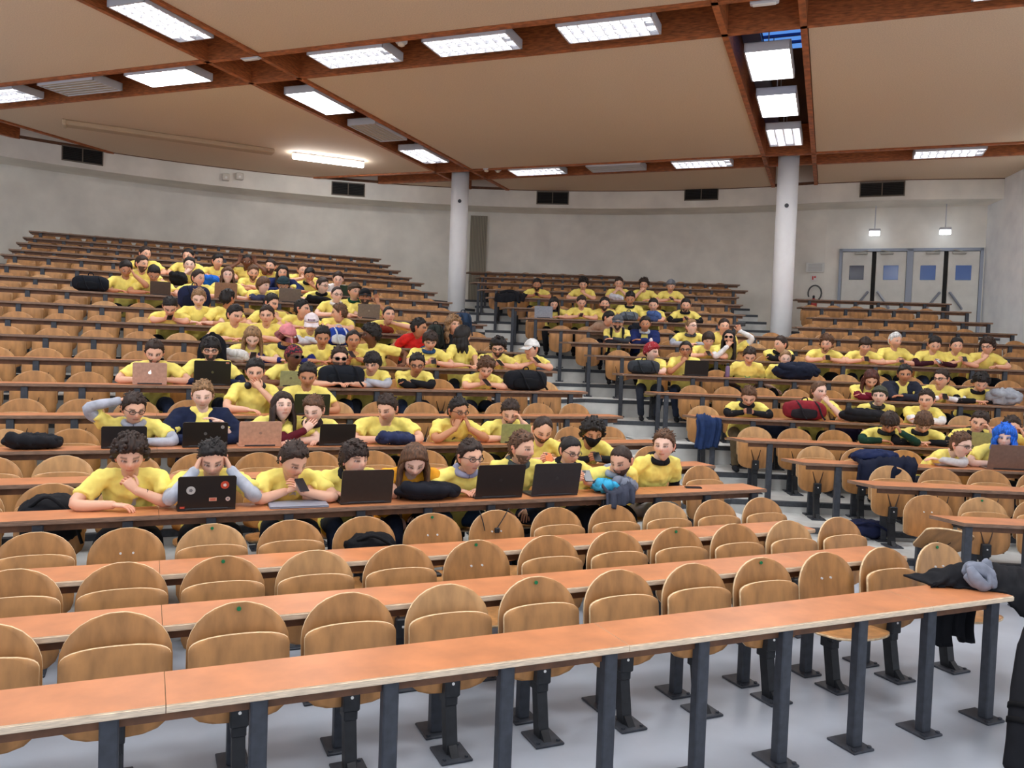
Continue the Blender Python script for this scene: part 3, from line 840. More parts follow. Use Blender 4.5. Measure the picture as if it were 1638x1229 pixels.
P_(RB, 'H', 1008, 478, 'short', 'bk', 'm', 'phone', 0, 28, 'person with black neck hood holding phone over grey rucksack', hood=BLACK, s=1.03)
P_(RB, 'H', 1045, 489, 'short', 'bk', 'l', 'fold', -4, 12, 'person leaning on folded arms behind blue pouch')
P_(RB, 'H', 1097, 489, 'short', 'bk', 'l', 'phone', 0, 14, 'person with black hood and black sleeves, end of the phone row', hood=BLACK, sl=BLACK, beard=.3)
P_(RB, 'I', 973, 510, 'short', 'bk', 'l', 'lap', 64, 20, 'person in tan jacket bending sideways', jacket=(166, 142, 122), shirt=(166, 142, 122))
P_(RB, 'J', 988, 517, 'cap', 'bk', 'l', 'fold', 0, 4, 'person in grey cap with backpack straps and dark grey sleeves', hatc=(88, 92, 98), beard=.6, sl=(52, 58, 66), straps=1)
P_(RB, 'J', 1032, 519, 'short', 'bk', 'm', 'fold', 0, 10, 'person in blue jacket with grey hood', jacket=(30, 42, 92), hood=(168, 170, 176), openj=1)
P_(RB, 'J', 1106, 524, 'short', 'lb', 'p', 'desk', 40, -14, 'fair person with glasses looking upwards', glasses=1, hood=(80, 80, 86), sl=GREY)
P_(RB, 'J', 1158, 523, 'short', 'db', 'l', 'lap', 10, 0, 'person mostly hidden behind the one raising a phone')
P_(RB, 'K', 1133, 545, 'fringe', 'db', 'l', 'phone', 6, 18, 'person with tousled fringe holding a black phone')
P_(RB, 'K', 1166, 542, 'long', 'bk', 'l', 'selfie', -4, -12, 'long-haired person in sunglasses raising a phone overhead', sun=1, sl=WHITE, beard=.5, s=1.0)
P_(RB, 'K', 1249, 552, 'short', 'db', 'l', 'fold', -52, 2, 'person with black sleeves looking away beside thick column', sl=BLACK, hood=BLACK)
P_(RB, 'K', 1322, 551, 'curly', 'br', 'l', 'phone', -10, 6, 'wavy brown-haired person with phone nearest the thick column', beard=.3)
P_(RB, 'K', 1384, 554, 'fringe', 'db', 'l', 'phone', 4, 18, 'person with parted dark hair reading a phone')
P_(RB, 'K', 1432, 546, 'short', 'wh', 'l', 'phone', 34, 6, 'person with bleached white hair glancing aside, phone in hand', beard=.2)
P_(RB, 'K', 1495, 552, 'short', 'bk', 'l', 'phone', 10, 28, 'person with burgundy sleeves bent over a phone', sl=(58, 24, 34))
P_(RB, 'K', 1530, 554, 'short', 'bk', 'l', 'phoneR', 12, 6, 'grinning black-haired person between burgundy sleeves and curly hair', s=.98)
P_(RB, 'K', 1580, 555, 'curly', 'db', 'l', 'chinL', -20, 8, 'curly-haired person with glasses at the wall end of phone row', glasses=1)
P_(RB, 'L', 1042, 564, 'woolhat', 'db', 'p', 'fold', 56, 2, 'person in red patterned woolly hat at the aisle', pants=(44, 48, 58))
P_(RB, 'L', 1097, 560, 'tied', 'bk', 'm', 'chinL', -6, 4, 'person with dark tied hair and glasses behind black laptop', glasses=1)
P_(RB, 'L', 1199, 570, 'short', 'db', 'l', 'lap', 4, 34, 'person looking down with green print on shirt', sl=(84, 62, 52))
P_(RB, 'L', 1256, 574, 'tied', 'lb', 'p', 'lap', 8, 12, 'fair person with tied hair behind a heap of navy coat', s=.93)
P_(RB, 'M', 1393, 607, 'long', 'rd', 'l', 'fold', 10, 38, 'person with long auburn hair and burgundy sleeves, head bowed', sl=(104, 24, 44))
P_(RB, 'M', 1447, 600, 'short', 'bk', 'm', 'fold', 6, 4, 'person in dark suit jacket with folded hands', jacket=(40, 44, 58), openj=1)
P_(RB, 'M', 1506, 607, 'short', 'db', 'l', 'phone', -30, 2, 'person with glasses and white sleeves holding up a phone', glasses=1, sl=WHITE)
P_(RB, 'M', 1569, 613, 'curly', 'bk', 'l', 'desk', 6, 34, 'curly black-haired person leaning over a crumpled grey jacket', sl=BLACK, hood=BLACK)
P_(RB, 'N', 1198, 635, 'short', 'br', 'l', 'phone', 0, 38, 'person in khaki trousers bent over phone, first at the aisle', hood=BLACK, sl=BLACK, pants=(112, 96, 72))
P_(RB, 'N', 1310, 627, 'tied', 'br', 'p', 'mouthR', 36, 0, 'person with ponytail and wristwatch leaning on red rucksack', watch=1)
P_(RB, 'N', 1407, 635, 'beanie', 'bk', 'p', 'lap', -10, -4, 'person in olive-grey beanie with dark scarf', hatc=(74, 76, 66), hood=(52, 52, 48), s=.95)
P_(RB, 'N', 1482, 641, 'short', 'db', 'l', 'fold', -14, 2, 'short-haired person with white sleeves leaning on desk', sl=WHITE, s=1.0)
P_(RB, 'O', 1423, 677, 'fringe', 'db', 'm', 'templeR', 4, 46, 'person with dark green sleeves hiding lowered face', sl=GREEN, hood=(30, 34, 34))
P_(RB, 'O', 1477, 677, 'fringe', 'br', 'l', 'desk', 6, 46, 'brown-haired person with black sleeves bowed right over desk', sl=BLACK, hood=BLACK)
P_(RB, 'O', 1566, 677, 'short', 'db', 'l', 'templeR', -4, 10, 'person tilting head on hand behind olive laptop', hood=(30, 30, 32), roll=14)
P_(RB, 'O', 1618, 685, 'short', 'db', 'l', 'templeR', 4, 10, 'person partly hidden behind vivid blue hair')
P_(RB, 'P', 1537, 713, 'short', 'br', 'p', 'fold', 54, 8, 'person with glasses and striped cuffs stooping sideways', glasses=1, sl=(198, 198, 200), dx=.2, ty=35)
P_(RB, 'P', 1607, 699, 'bluebob', 'blue', 'p', 'type', 0, 14, 'person with vivid blue hair behind large brown laptop')
OCCUPIED = [(p['blk'], p['i'], p['u']) for p in PEOPLE]
# ------------------------------------------------------------------ rows of desks and seats
def in_view(p, margin=70):
    d = Vector((p.x, p.y, p.z - CAMH))
    z = d.dot(_f)
    if z < .3:
        return False
    x = 819 + FPX * d.dot(_r2) / z
    y = 614.5 - FPX * d.dot(_u2) / z
    return -margin < x < 1638 + margin and -60 < y < 1229 + 260
SEAT_LIST = []
LSEATS = [-.11 + SEATP * j for j in range(-5, 11)]
RSEATS = [3.64 + .517 * j for j in range(-12, 12)]
for i in range(20):
    nk = LB.nk(i)
    ss = [u for u in LSEATS if u > (-2.45 if i >= 15 else -9) and in_view(LB.P(u, nk + .8, LB.tread(i) + .8))]
    u0 = -2.44 if i >= 15 else max(-2.6, min(ss) - .8)
    desk(LB, i, u0, right_end_L(i), 0, LSEATS, f'{ORD[i]} desk row from the front in the left bank', i < 3)
    for u in ss:
        SEAT_LIST.append((LB, i, u, 'left bank'))
for i in range(2, 19):
    nk = RB.nk(i)
    lu = left_u(i)
    parts = []
    if i <= 11:
        parts.append((lu, 9.0, 'right bank'))
    elif i <= 15:
        parts.append((lu, {12: 3.62, 13: 3.86, 14: 4.0, 15: 4.1}[i], 'right bank'))
        parts.append(({12: 4.66, 13: 5.2, 14: 5.25, 15: 5.4}[i], 8.88, 'corner bank'))
    else:
        parts.append((lu, {16: 4.5, 17: 4.5, 18: 1.5}[i], 'right bank'))
    for (a, b, bank) in parts:
        first = a + .2 if i > 2 else a
        ss = [u for u in RSEATS if first < u < b - .1 and in_view(RB.P(u, nk + .8, RB.tread(i) + .8))]
        if bank == 'corner bank' and i == 15:
            ss = []
        vis = [u for u in RSEATS if in_view(RB.P(u, nk, RB.tread(i) + .8), 160)]
        bb = min(b, max(vis) + .2)
        desk(RB, i, a, bb, -.46 if bank == 'right bank' else 0, RSEATS,
             f'{ORD[i - 2]} desk row from the front in the right bank' if bank == 'right bank' else f'{["lowest", "second lowest", "third lowest", "topmost"][i - 12]} short desk row before the double doors', False)
        for u in ss:
            SEAT_LIST.append((RB, i, u, bank))

def taken(blk, i, u):
    return any(p[0] is blk and p[1] == i and abs(p[2] - u) < .27 for p in OCCUPIED)
DOWN = {('L', 0, 8), ('L', 0, 10), ('L', 1, 4), ('L', 2, 0), ('L', 2, 3), ('L', 2, 4), ('L', 2, 5), ('R', 2, 0)}
DOTS = {('L', 0, 1), ('L', 0, 4), ('L', 0, 7), ('L', 0, 10), ('L', 1, 1), ('L', 1, 4), ('L', 1, 7), ('L', 2, 1), ('L', 2, 4), ('R', 2, 1), ('L', 4, 5)}
DOTS |= {('L', 2, 0 + 1), ('L', 2, 4)}
SEAT_LIST.sort(key=lambda s: s[0].P(s[2], s[0].nk(s[1])).length)
print('seats', len(SEAT_LIST))
far = MB()
def xf(me, M):
    vs = np.empty(len(me.vertices) * 3)
    me.vertices.foreach_get('co', vs)
    return [tuple(M @ Vector(v)) for v in vs.reshape(-1, 3)], [tuple(p.vertices) for p in me.polygons], [p.material_index for p in me.polygons]
for k, (blk, i, u, bank) in enumerate(SEAT_LIST):
    key = 'L' if blk is LB else 'R'
    j = round((u + .11) / SEATP) if blk is LB else round((u - 3.64) / .517)
    occ = taken(blk, i, u)
    state = 'down' if occ or (key, i, j) in DOWN else 'up'
    if (key, i, j) == ('R', 2, 0):
        state = 'half'
    loc = blk.P(u, blk.nk(i) + .80, blk.tread(i))
    if k < 300:
        rown = ORD[i if blk is LB else i - 2]
        same = sorted(s[2] for s in SEAT_LIST if s[0] is blk and s[1] == i and s[3] == bank)
        pos = same.index(u) if blk is RB else len(same) - 1 - same.index(u)
        if bank == 'corner bank':
            lab = f'plywood seat {ORD[pos]} from the thick column, {["lowest", "second lowest", "third lowest"][i - 12]} row before the double doors'
        else:
            lab = f'plywood seat {ORD[pos]} from the aisle in {rown} row of {bank}'
        lab = ('broken half-dropped ' if state == 'half' else 'tipped-up ' if state == 'up' else ('occupied ' if occ else 'lowered empty ')) + lab
        seat(loc, blk.th, state, lab, dot=(key, i, j) in DOTS, light=(i + j) % 7 == 3, detail=loc.length < 15)
    else:
        M = Matrix.Translation(loc) @ Matrix.Rotation(blk.th, 4, 'Z')
        for me, mo in ((back_mesh, 0), (pan_up if state == 'up' else pan_down, 0), (seat_post, 2)):
            v, f, m = xf(me, M)
            o_ = len(far.v)
            far.v += v
            far.f += [tuple(a + o_ for a in q) for q in f]
            far.m += [a + mo for a in m]
if far.v:
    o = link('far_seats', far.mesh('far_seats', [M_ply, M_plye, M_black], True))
    tag(o, 'remaining plywood folding seats of the highest rows under the back wall', 'seats', kind='stuff')
# ------------------------------------------------------------------ building people
V3 = lambda *a: np.array(a, float)
def unit(v):
    return v / (np.linalg.norm(v) + 1e-9)
class Soup:
    """vertices, faces and vertex colours gathered into one body mesh"""
    def __init__(s):
        s.v, s.f, s.c, s.n = [], [], [], 0
    def add(s, v, f, c=(255, 255, 255)):
        v = np.asarray(v, float)
        s.v.append(v)
        s.f += [tuple(int(i) + s.n for i in q) for q in f]
        c = np.asarray(c, float)
        s.c.append(np.tile(c, (len(v), 1)) if c.ndim == 1 else c)
        s.n += len(v)
    def mesh(s, name, m, color=True):
        V = np.concatenate(s.v)
        me = bpy.data.meshes.new(name)
        me.from_pydata(V.tolist(), [], s.f)
        me.materials.append(m)
        me.polygons.foreach_set('use_smooth', [True] * len(me.polygons))
        if color:
            at = me.color_attributes.new('Col', 'FLOAT_COLOR', 'POINT')
            C = np.concatenate(s.c) / 255.0
            C = np.where(C <= .04045, C / 12.92, ((C + .055) / 1.055) ** 2.4)
            at.data.foreach_set('color', np.c_[C, np.ones(len(C))].ravel())
        me.update()
        return me
def ring_faces(k, seg, cap=True):
    f = []
    for i in range(k - 1):
        for j in range(seg):
            j2 = (j + 1) % seg
            f.append((i * seg + j, i * seg + j2, (i + 1) * seg + j2, (i + 1) * seg + j))
    if cap:
        f.append(tuple(range(seg - 1, -1, -1)))
        f.append(tuple((k - 1) * seg + j for j in range(seg)))
    return f
def sweep(pts, rx, ry=None, side=None, seg=10, cap=True, round_ends=True):
    """tapering tube of elliptical section along pts; side fixes the wide axis"""
    P = np.asarray(pts, float)
    rx = np.full(len(P), rx, float) if np.isscalar(rx) else np.asarray(rx, float)
    ry = rx if ry is None else (np.full(len(P), ry, float) if np.isscalar(ry) else np.asarray(ry, float))
    if round_ends:
        t0, t1 = unit(P[0] - P[1]), unit(P[-1] - P[-2])
        m0, m1 = min(rx[0], ry[0]), min(rx[-1], ry[-1])
        P = np.vstack([P[0] + t0 * m0 * .75, P[0] + t0 * m0 * .5, P, P[-1] + t1 * m1 * .5, P[-1] + t1 * m1 * .75])
        rx = np.r_[rx[0] * .45, rx[0] * .8, rx, rx[-1] * .8, rx[-1] * .45]
        ry = np.r_[ry[0] * .45, ry[0] * .8, ry, ry[-1] * .8, ry[-1] * .45]
    T = np.gradient(P, axis=0)
    T /= np.linalg.norm(T, axis=1)[:, None] + 1e-9
    if side is None:
        a = np.cross(T[0], (0, 0, 1.0))
        if np.linalg.norm(a) < .2:
            a = np.cross(T[0], (0, 1.0, 0))
    else:
        a = np.asarray(side, float)
    out = []
    th = np.linspace(0, 2 * np.pi, seg, endpoint=False)
    for i in range(len(P)):
        a = unit(a - T[i] * (a @ T[i]))
        b = np.cross(T[i], a)
        out.append(P[i] + np.outer(np.cos(th), a) * rx[i] + np.outer(np.sin(th), b) * ry[i])
    return np.concatenate(out), ring_faces(len(P), seg, cap)
def smooth_path(pts, k=4):
    """Catmull-Rom through the joints"""
    P = [np.asarray(p, float) for p in pts]
    P = [2 * P[0] - P[1]] + P + [2 * P[-1] - P[-2]]
    out = []
    for i in range(1, len(P) - 2):
        for t in np.linspace(0, 1, k, endpoint=False):
            p0, p1, p2, p3 = P[i - 1:i + 3]
            out.append(.5 * (2 * p1 + (p2 - p0) * t + (2 * p0 - 5 * p1 + 4 * p2 - p3) * t * t + (3 * p1 - p0 - 3 * p2 + p3) * t ** 3))
    out.append(P[-2])
    return np.array(out)
_K = RNG.normal(size=(14, 3))
_PH = RNG.uniform(0, 6.28, 14)
def wob(p, freq, seed=0.0):
    """smooth pseudo-noise in about -1..1"""
    p = np.asarray(p, float)
    s = np.zeros(len(p))
    for k, ph in zip(_K[:10], _PH):
        s += np.sin(p @ k * freq + ph * (1 + seed))
    return s / 4.0

# --- head
HA, HB, HZ = .076, .097, .118
def head_grid(nlon, nlat):
    t = np.linspace(-1, 1, nlon, endpoint=False)
    lon = np.pi * (.62 * t + .38 * t ** 3)         # denser over the face (lon 0 = face, -Y)
    lat = np.linspace(-np.pi / 2 + .06, np.pi / 2 - .06, nlat)
    LO, LA = np.meshgrid(lon, lat)
    d = np.stack([np.sin(LO) * np.cos(LA), -np.cos(LO) * np.cos(LA), np.sin(LA)], -1).reshape(-1, 3)
    f = []
    for i in range(nlat - 1):
        for j in range(nlon):
            j2 = (j + 1) % nlon
            f.append((i * nlon + j, i * nlon + j2, (i + 1) * nlon + j2, (i + 1) * nlon + j))
    f.append(tuple(range(nlon - 1, -1, -1)))
    f.append(tuple((nlat - 1) * nlon + j for j in range(nlon)))
    return d, f, LO.ravel(), LA.ravel()
def sst(x, a, b):
    x = np.clip((x - a) / (b - a), 0, 1)
    return x * x * (3 - 2 * x)
def head_shape(d, face=True):
    p = d * V3(HA, HB, HZ)
    t = d[:, 2].copy()
    jaw = sst(-t, .05, 1.0)
    fr = d[:, 1] < 0
    p[:, 0] *= 1 - .36 * jaw
    p[:, 1] *= np.where(fr, 1 - .16 * jaw, 1 - .6 * jaw)
    p[:, 0] *= 1 + .05 * sst(t, .1, .5) * (1 - sst(t, .6, 1))
    if face:
        x = p[:, 0]
        f = np.where(fr, sst(-d[:, 1], .3, .8), 0)
        g = lambda v, c, s: np.exp(-((v - c) / s) ** 2)
        p[:, 1] += f * .010 * g(np.abs(x), .031, .014) * g(t, .07, .09)
        p[:, 1] -= f * .005 * np.exp(-(x / .05) ** 4) * g(t, .2, .06)
        p[:, 1] -= f * g(x, 0, .0125) * (.024 * g(t, -.2, .10) + .012 * g(t, -.02, .12))
        p[:, 1] -= f * .005 * g(x, 0, .022) * g(t, -.48, .07)
        p[:, 1] -= f * .007 * g(x, 0, .026) * g(t, -.84, .13)
        p[:, 1] += f * .004 * g(x, 0, .03) * g(t, -.66, .06)
    return p, t
def head_colors(d, p, t, skin, hairc, stubble):
    n = len(p)
    C = np.tile(np.asarray(skin, float), (n, 1))
    fr = (d[:, 1] < -.2)
    x = p[:, 0]
    def mixc(mask, col, k):
        C[mask] = C[mask] * (1 - k) + np.asarray(col, float) * k
    red = np.asarray(skin) * V3(1.0, .80, .76)
    mixc(fr & (np.abs(x) > .022) & (np.abs(x) < .055) & (t > -.35) & (t < -.02), red, .35)
    mixc(fr & (np.abs(x) < .014) & (t > -.34) & (t < -.1), red, .45)
    if stubble:
        mixc(fr & (t < -.36), np.asarray(skin) * .62, .35 * stubble)
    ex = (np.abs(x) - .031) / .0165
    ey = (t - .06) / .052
    mixc(fr & (ex ** 2 + ((t - .075) / .11) ** 2 < 1.5), np.asarray(skin) * .78, .4)  # eye-socket shade painted in as darker skin
    mixc(fr & (ex ** 2 + ey ** 2 < 1), (58, 38, 32), .9)
    mixc(fr & (np.abs(np.abs(x) - .0405) < .004) & (np.abs(ey) < .55), (226, 218, 210), .75)
    mixc(fr & (np.abs(np.abs(x) - .033) < .021) & (np.abs(t - .205 + 30 * (np.abs(x) - .036) ** 2) < .034), np.asarray(hairc) * .8 + np.asarray(skin) * .15, .62)
    mixc(fr & (np.abs(x) < .024 - .03 * np.abs(t + .47)) & (np.abs(t + .47) < .05), np.asarray(skin) * V3(.80, .50, .48), .8)
    mixc(fr & (np.abs(x) < .021) & (np.abs(t + .465) < .016), (86, 34, 34), .8)
    return C
HAIRLINE_A = np.radians([0, 30, 52, 68, 82, 100, 125, 180])
HAIR_STYLES = {   # hairline heights at those angles from the face, thickness top / side / back, noise amount, noise frequency
    'short': ([.60, .56, .44, .30, -.02, -.22, -.5, -.62], .022, .010, .016, .004, 90),
    'fringe': ([.30, .28, .22, .10, -.12, -.35, -.55, -.68], .026, .018, .020, .005, 80),
    'curly': ([.50, .46, .36, .20, -.05, -.25, -.5, -.62], .036, .022, .026, .012, 120),
    'afro': ([.52, .48, .36, .16, -.1, -.3, -.55, -.66], .048, .040, .046, .010, 110),
    'buzz': ([.62, .58, .46, .34, .0, -.22, -.5, -.6], .009, .006, .008, .001, 90),
    'receding': ([.80, .70, .46, .32, -.02, -.22, -.5, -.62], .010, .009, .012, .002, 90),
    'bun': ([.62, .58, .46, .26, .02, -.25, -.5, -.6], .012, .010, .014, .002, 60),
    'tied': ([.62, .58, .44, .22, -.05, -.3, -.55, -.64], .014, .012, .018, .003, 60),
    'long': ([.58, .50, .34, .06, -.5, -.8, -.9, -.95], .020, .020, .022, .004, 60),
    'bob': ([.55, .46, .30, .0, -.6, -.85, -.95, -.98], .024, .026, .028, .004, 60),
    'curlylong': ([.45, .40, .24, -.05, -.5, -.8, -.9, -.95], .030, .032, .032, .012, 90),
    'bluebob': ([.46, .40, .22, -.1, -.6, -.85, -.95, -.98], .026, .030, .030, .007, 70),
    'under': ([.45, .42, .36, .2, -.05, -.25, -.5, -.62], .004, .008, .012, .002, 70),
}
def cap_shell(style, nlon, nlat, vol=0.0, seed=0.0, inset=.014):
    lines, tt, ts, tb, na, nf = style
    d, f, LO, LA = head_grid(nlon, nlat)
    p, t = head_shape(d, False)
    th = np.interp(np.abs(LO), HAIRLINE_A, lines) + (na > 0) * .05 * wob(d, 11, seed)
    top = sst(t, .25, .8)
    back = sst(d[:, 1], -.1, .6)
    thick = (ts + (tb - ts) * back) * (1 - top) + tt * top + vol
    k = sst(t, th - .05, th + .09)
    nz = wob(d, 9, seed) * .5 + wob(d, 4, seed + .3) * .5
    nz2 = wob(d * V3(1, 1, .5), nf * .16, seed)
    off = -inset * (1 - k) + (thick * (1 + .22 * nz) + na * nz2) * k
    nrm = p / V3(HA, HB, HZ) ** 2
    nrm /= np.linalg.norm(nrm, axis=1)[:, None]
    return p + nrm * off[:, None], f
def rotm(yaw, pitch, roll=0.0):
    cy, sy, cp, sp, cr, sr = math.cos(yaw), math.sin(yaw), math.cos(pitch), math.sin(pitch), math.cos(roll), math.sin(roll)
    Rz = np.array([[cy, -sy, 0], [sy, cy, 0], [0, 0, 1]])
    Rx = np.array([[1, 0, 0], [0, cp, -sp], [0, sp, cp]])
    Ry = np.array([[cr, 0, sr], [0, 1, 0], [-sr, 0, cr]])
    return Rz @ Rx @ Ry

# --- hand: palm, four unequal fingers, thumb on the side
def hand(soup, wrist, d, palm, side, curl, skin, fine, s=1.0):
    d = unit(d)
    palm = unit(palm - d * (palm @ d))
    x = np.cross(d, palm)                      # across the palm
    L = .088 * s
    seg = 8 if fine else 6
    v, f = sweep([wrist - d * .02 * s, wrist + d * .02 * s, wrist + d * .055 * s, wrist + d * L], [.026 * s, .033 * s, .041 * s, .039 * s], [.021 * s, .018 * s, .016 * s, .012 * s], x, seg)
    soup.add(v, f, skin)
    fs = 6 if fine else 4
    for off, ln, r in ((-.030, .068, .0082), (-.0105, .080, .0088), (.0105, .076, .0088), (.030, .060, .0078)):
        p = wrist + d * (L - .006 * s) + x * off * s
        dirv = unit(d + x * off * 1.6)
        pts = [p]
        ang = curl * .55
        for q in (.44, .32, .24):
            dv = unit(dirv * math.cos(ang) + palm * math.sin(ang))
            p = p + dv * ln * q * s
            pts.append(p)
            ang += curl * .75
        tip = np.asarray(skin) * V3(1.0, .93, .9)
        v, f = sweep(pts, [r * s, r * .96 * s, r * .9 * s, r * .72 * s], None, x, fs)
        soup.add(v, f, tip)
    tb = wrist + d * .026 * s - x * side * .034 * s
    td = unit(d * .75 - x * side * .75 + palm * .35)
    pts = [tb, tb + td * .03 * s, tb + td * .03 * s + unit(td + d * .7) * .028 * s, tb + td * .03 * s + unit(td + d * .7) * .028 * s + unit(d + palm * .4) * .018 * s]
    v, f = sweep(pts, [.013 * s, .0115 * s, .010 * s, .008 * s], None, palm, fs)
    soup.add(v, f, skin)
def ik(S, W, l1, l2, pole):
    v = W - S
    D = np.linalg.norm(v)
    if D > (l1 + l2) * .985:
        W = S + v / D * (l1 + l2) * .985
        v = W - S
        D = np.linalg.norm(v)
    a = (l1 * l1 - l2 * l2 + D * D) / (2 * D)
    h = math.sqrt(max(l1 * l1 - a * a, 1e-6))
    u_ = v / D
    pl = np.asarray(pole, float)
    pl = unit(pl - u_ * (pl @ u_))
    return S + u_ * a + pl * h, W

M_skin = mat('skin', (220, 170, 140), .55, attr='Col', spec=.35)
def cloth(name, c, rough=.85):
    return mat(name + '_%d_%d_%d' % c, c, rough, .10, 14, bump=.2, spec=.2)
M_yellow = mat('yellow_cotton', (247, 228, 122), .85, .04, 16, bump=.15, spec=.2)
tex = bpy.data.textures.new('cloth_folds', 'CLOUDS')
tex.noise_scale = .075
tex.noise_depth = 1
def remesh(o, voxel, disp=.012, it=4):
    m = o.modifiers.new('remesh', 'REMESH')
    m.mode = 'VOXEL'
    m.voxel_size = voxel
    m.use_smooth_shade = True
    if it:
        sm = o.modifiers.new('soften', 'SMOOTH')
        sm.factor = .5
        sm.iterations = it
    if disp:
        dm = o.modifiers.new('folds', 'DISPLACE')
        dm.texture = tex
        dm.strength = disp
        dm.mid_level = .5
        dm.texture_coords = 'GLOBAL'

def face_items(p, root, Rh, Hc, s, fine):
    T = lambda q: (np.asarray(q, float) * s) @ Rh.T + Hc
    def put(name, soup_or_mb, m, parent=root):
        return link(name, soup_or_mb.mesh(name, m, False) if isinstance(soup_or_mb, Soup) else soup_or_mb.mesh(name, m), parent)
    if p.get('glasses') or p.get('sun'):
        sp = Soup()
        lens = Soup()
        for sg in (-1, 1):
            c = V3(sg * .033, -.101, .007)
            pts = [c + V3(.023 * math.cos(a) * 1.0, .010 * abs(sg * .033 + .023 * math.cos(a)) / .05, .017 * math.sin(a)) for a in np.linspace(0, 2 * np.pi, 11)]
            v, f = sweep(T(pts), .0026 * s if not p.get('sun') else .004 * s, seg=5, round_ends=False)
            sp.add(v, f)
            v, f = sweep(T([V3(sg * .056, -.094, .012), V3(sg * .078, -.04, .014), V3(sg * .08, .01, .006)]), .0025 * s, seg=4, round_ends=False)
            sp.add(v, f)
            if p.get('sun'):
                lens.add(T(pts[:-1]), [tuple(range(10)), tuple(range(9, -1, -1))])
        v, f = sweep(T([V3(-.011, -.108, .012), V3(.011, -.108, .012)]), .003 * s, seg=4, round_ends=False)
        sp.add(v, f)
        g = put('glasses', sp, mat('spectacle_frame', (30, 26, 26), .4))
        if p.get('sun'):
            link('lenses', lens.mesh('lenses', mat('dark_lens', (14, 14, 18), .15), False), g)
    if p.get('beard', 0) > .25 or p.get('mask'):
        d, f, LO, LA = head_grid(28 if fine else 20, 22 if fine else 16)
        q, t = head_shape(d, True)
        low = sst(-t, .20, .34) * sst(-d[:, 1], -.35, .05)
        if p.get('mask'):
            k = sst(-t, -.02, .1) * sst(-d[:, 1], .05, .3)
            off = -.012 + .020 * k
        else:
            lip = (np.abs(q[:, 0]) < .02) & (np.abs(t + .47) < .06)
            k = low * np.where(lip, 0, 1)
            off = -.010 + (.008 + .009 * p['beard']) * k + .002 * wob(d, 14)*k
        q = q + d * off[:, None]
        sp = Soup()
        sp.add(T(q), f)
        c = p['mask'] if p.get('mask') else tuple(int(a * .8 + b * .2) for a, b in zip(p['hc'], p['sk']))
        put('face_mask' if p.get('mask') else 'beard', sp, cloth('mask', c) if p.get('mask') else mat('beard_%d_%d_%d' % c, c, .8, .15, 60))

HATS = {'cap': ([.42, .40, .34, .30, .26, .2, .1, .0], .022, .018, .018, .0, 20),
        'beanie': ([.46, .44, .38, .28, .1, -.05, -.25, -.35], .026, .020, .024, .002, 70),
        'woolhat': ([.44, .42, .36, .25, .0, -.15, -.3, -.4], .036, .024, .026, .003, 90),
        'bucket': ([.36, .34, .32, .3, .26, .22, .14, .1], .028, .024, .024, .002, 30),
        'bandana': ([.40, .38, .32, .26, .16, .05, -.15, -.25], .014, .012, .016, .001, 40)}

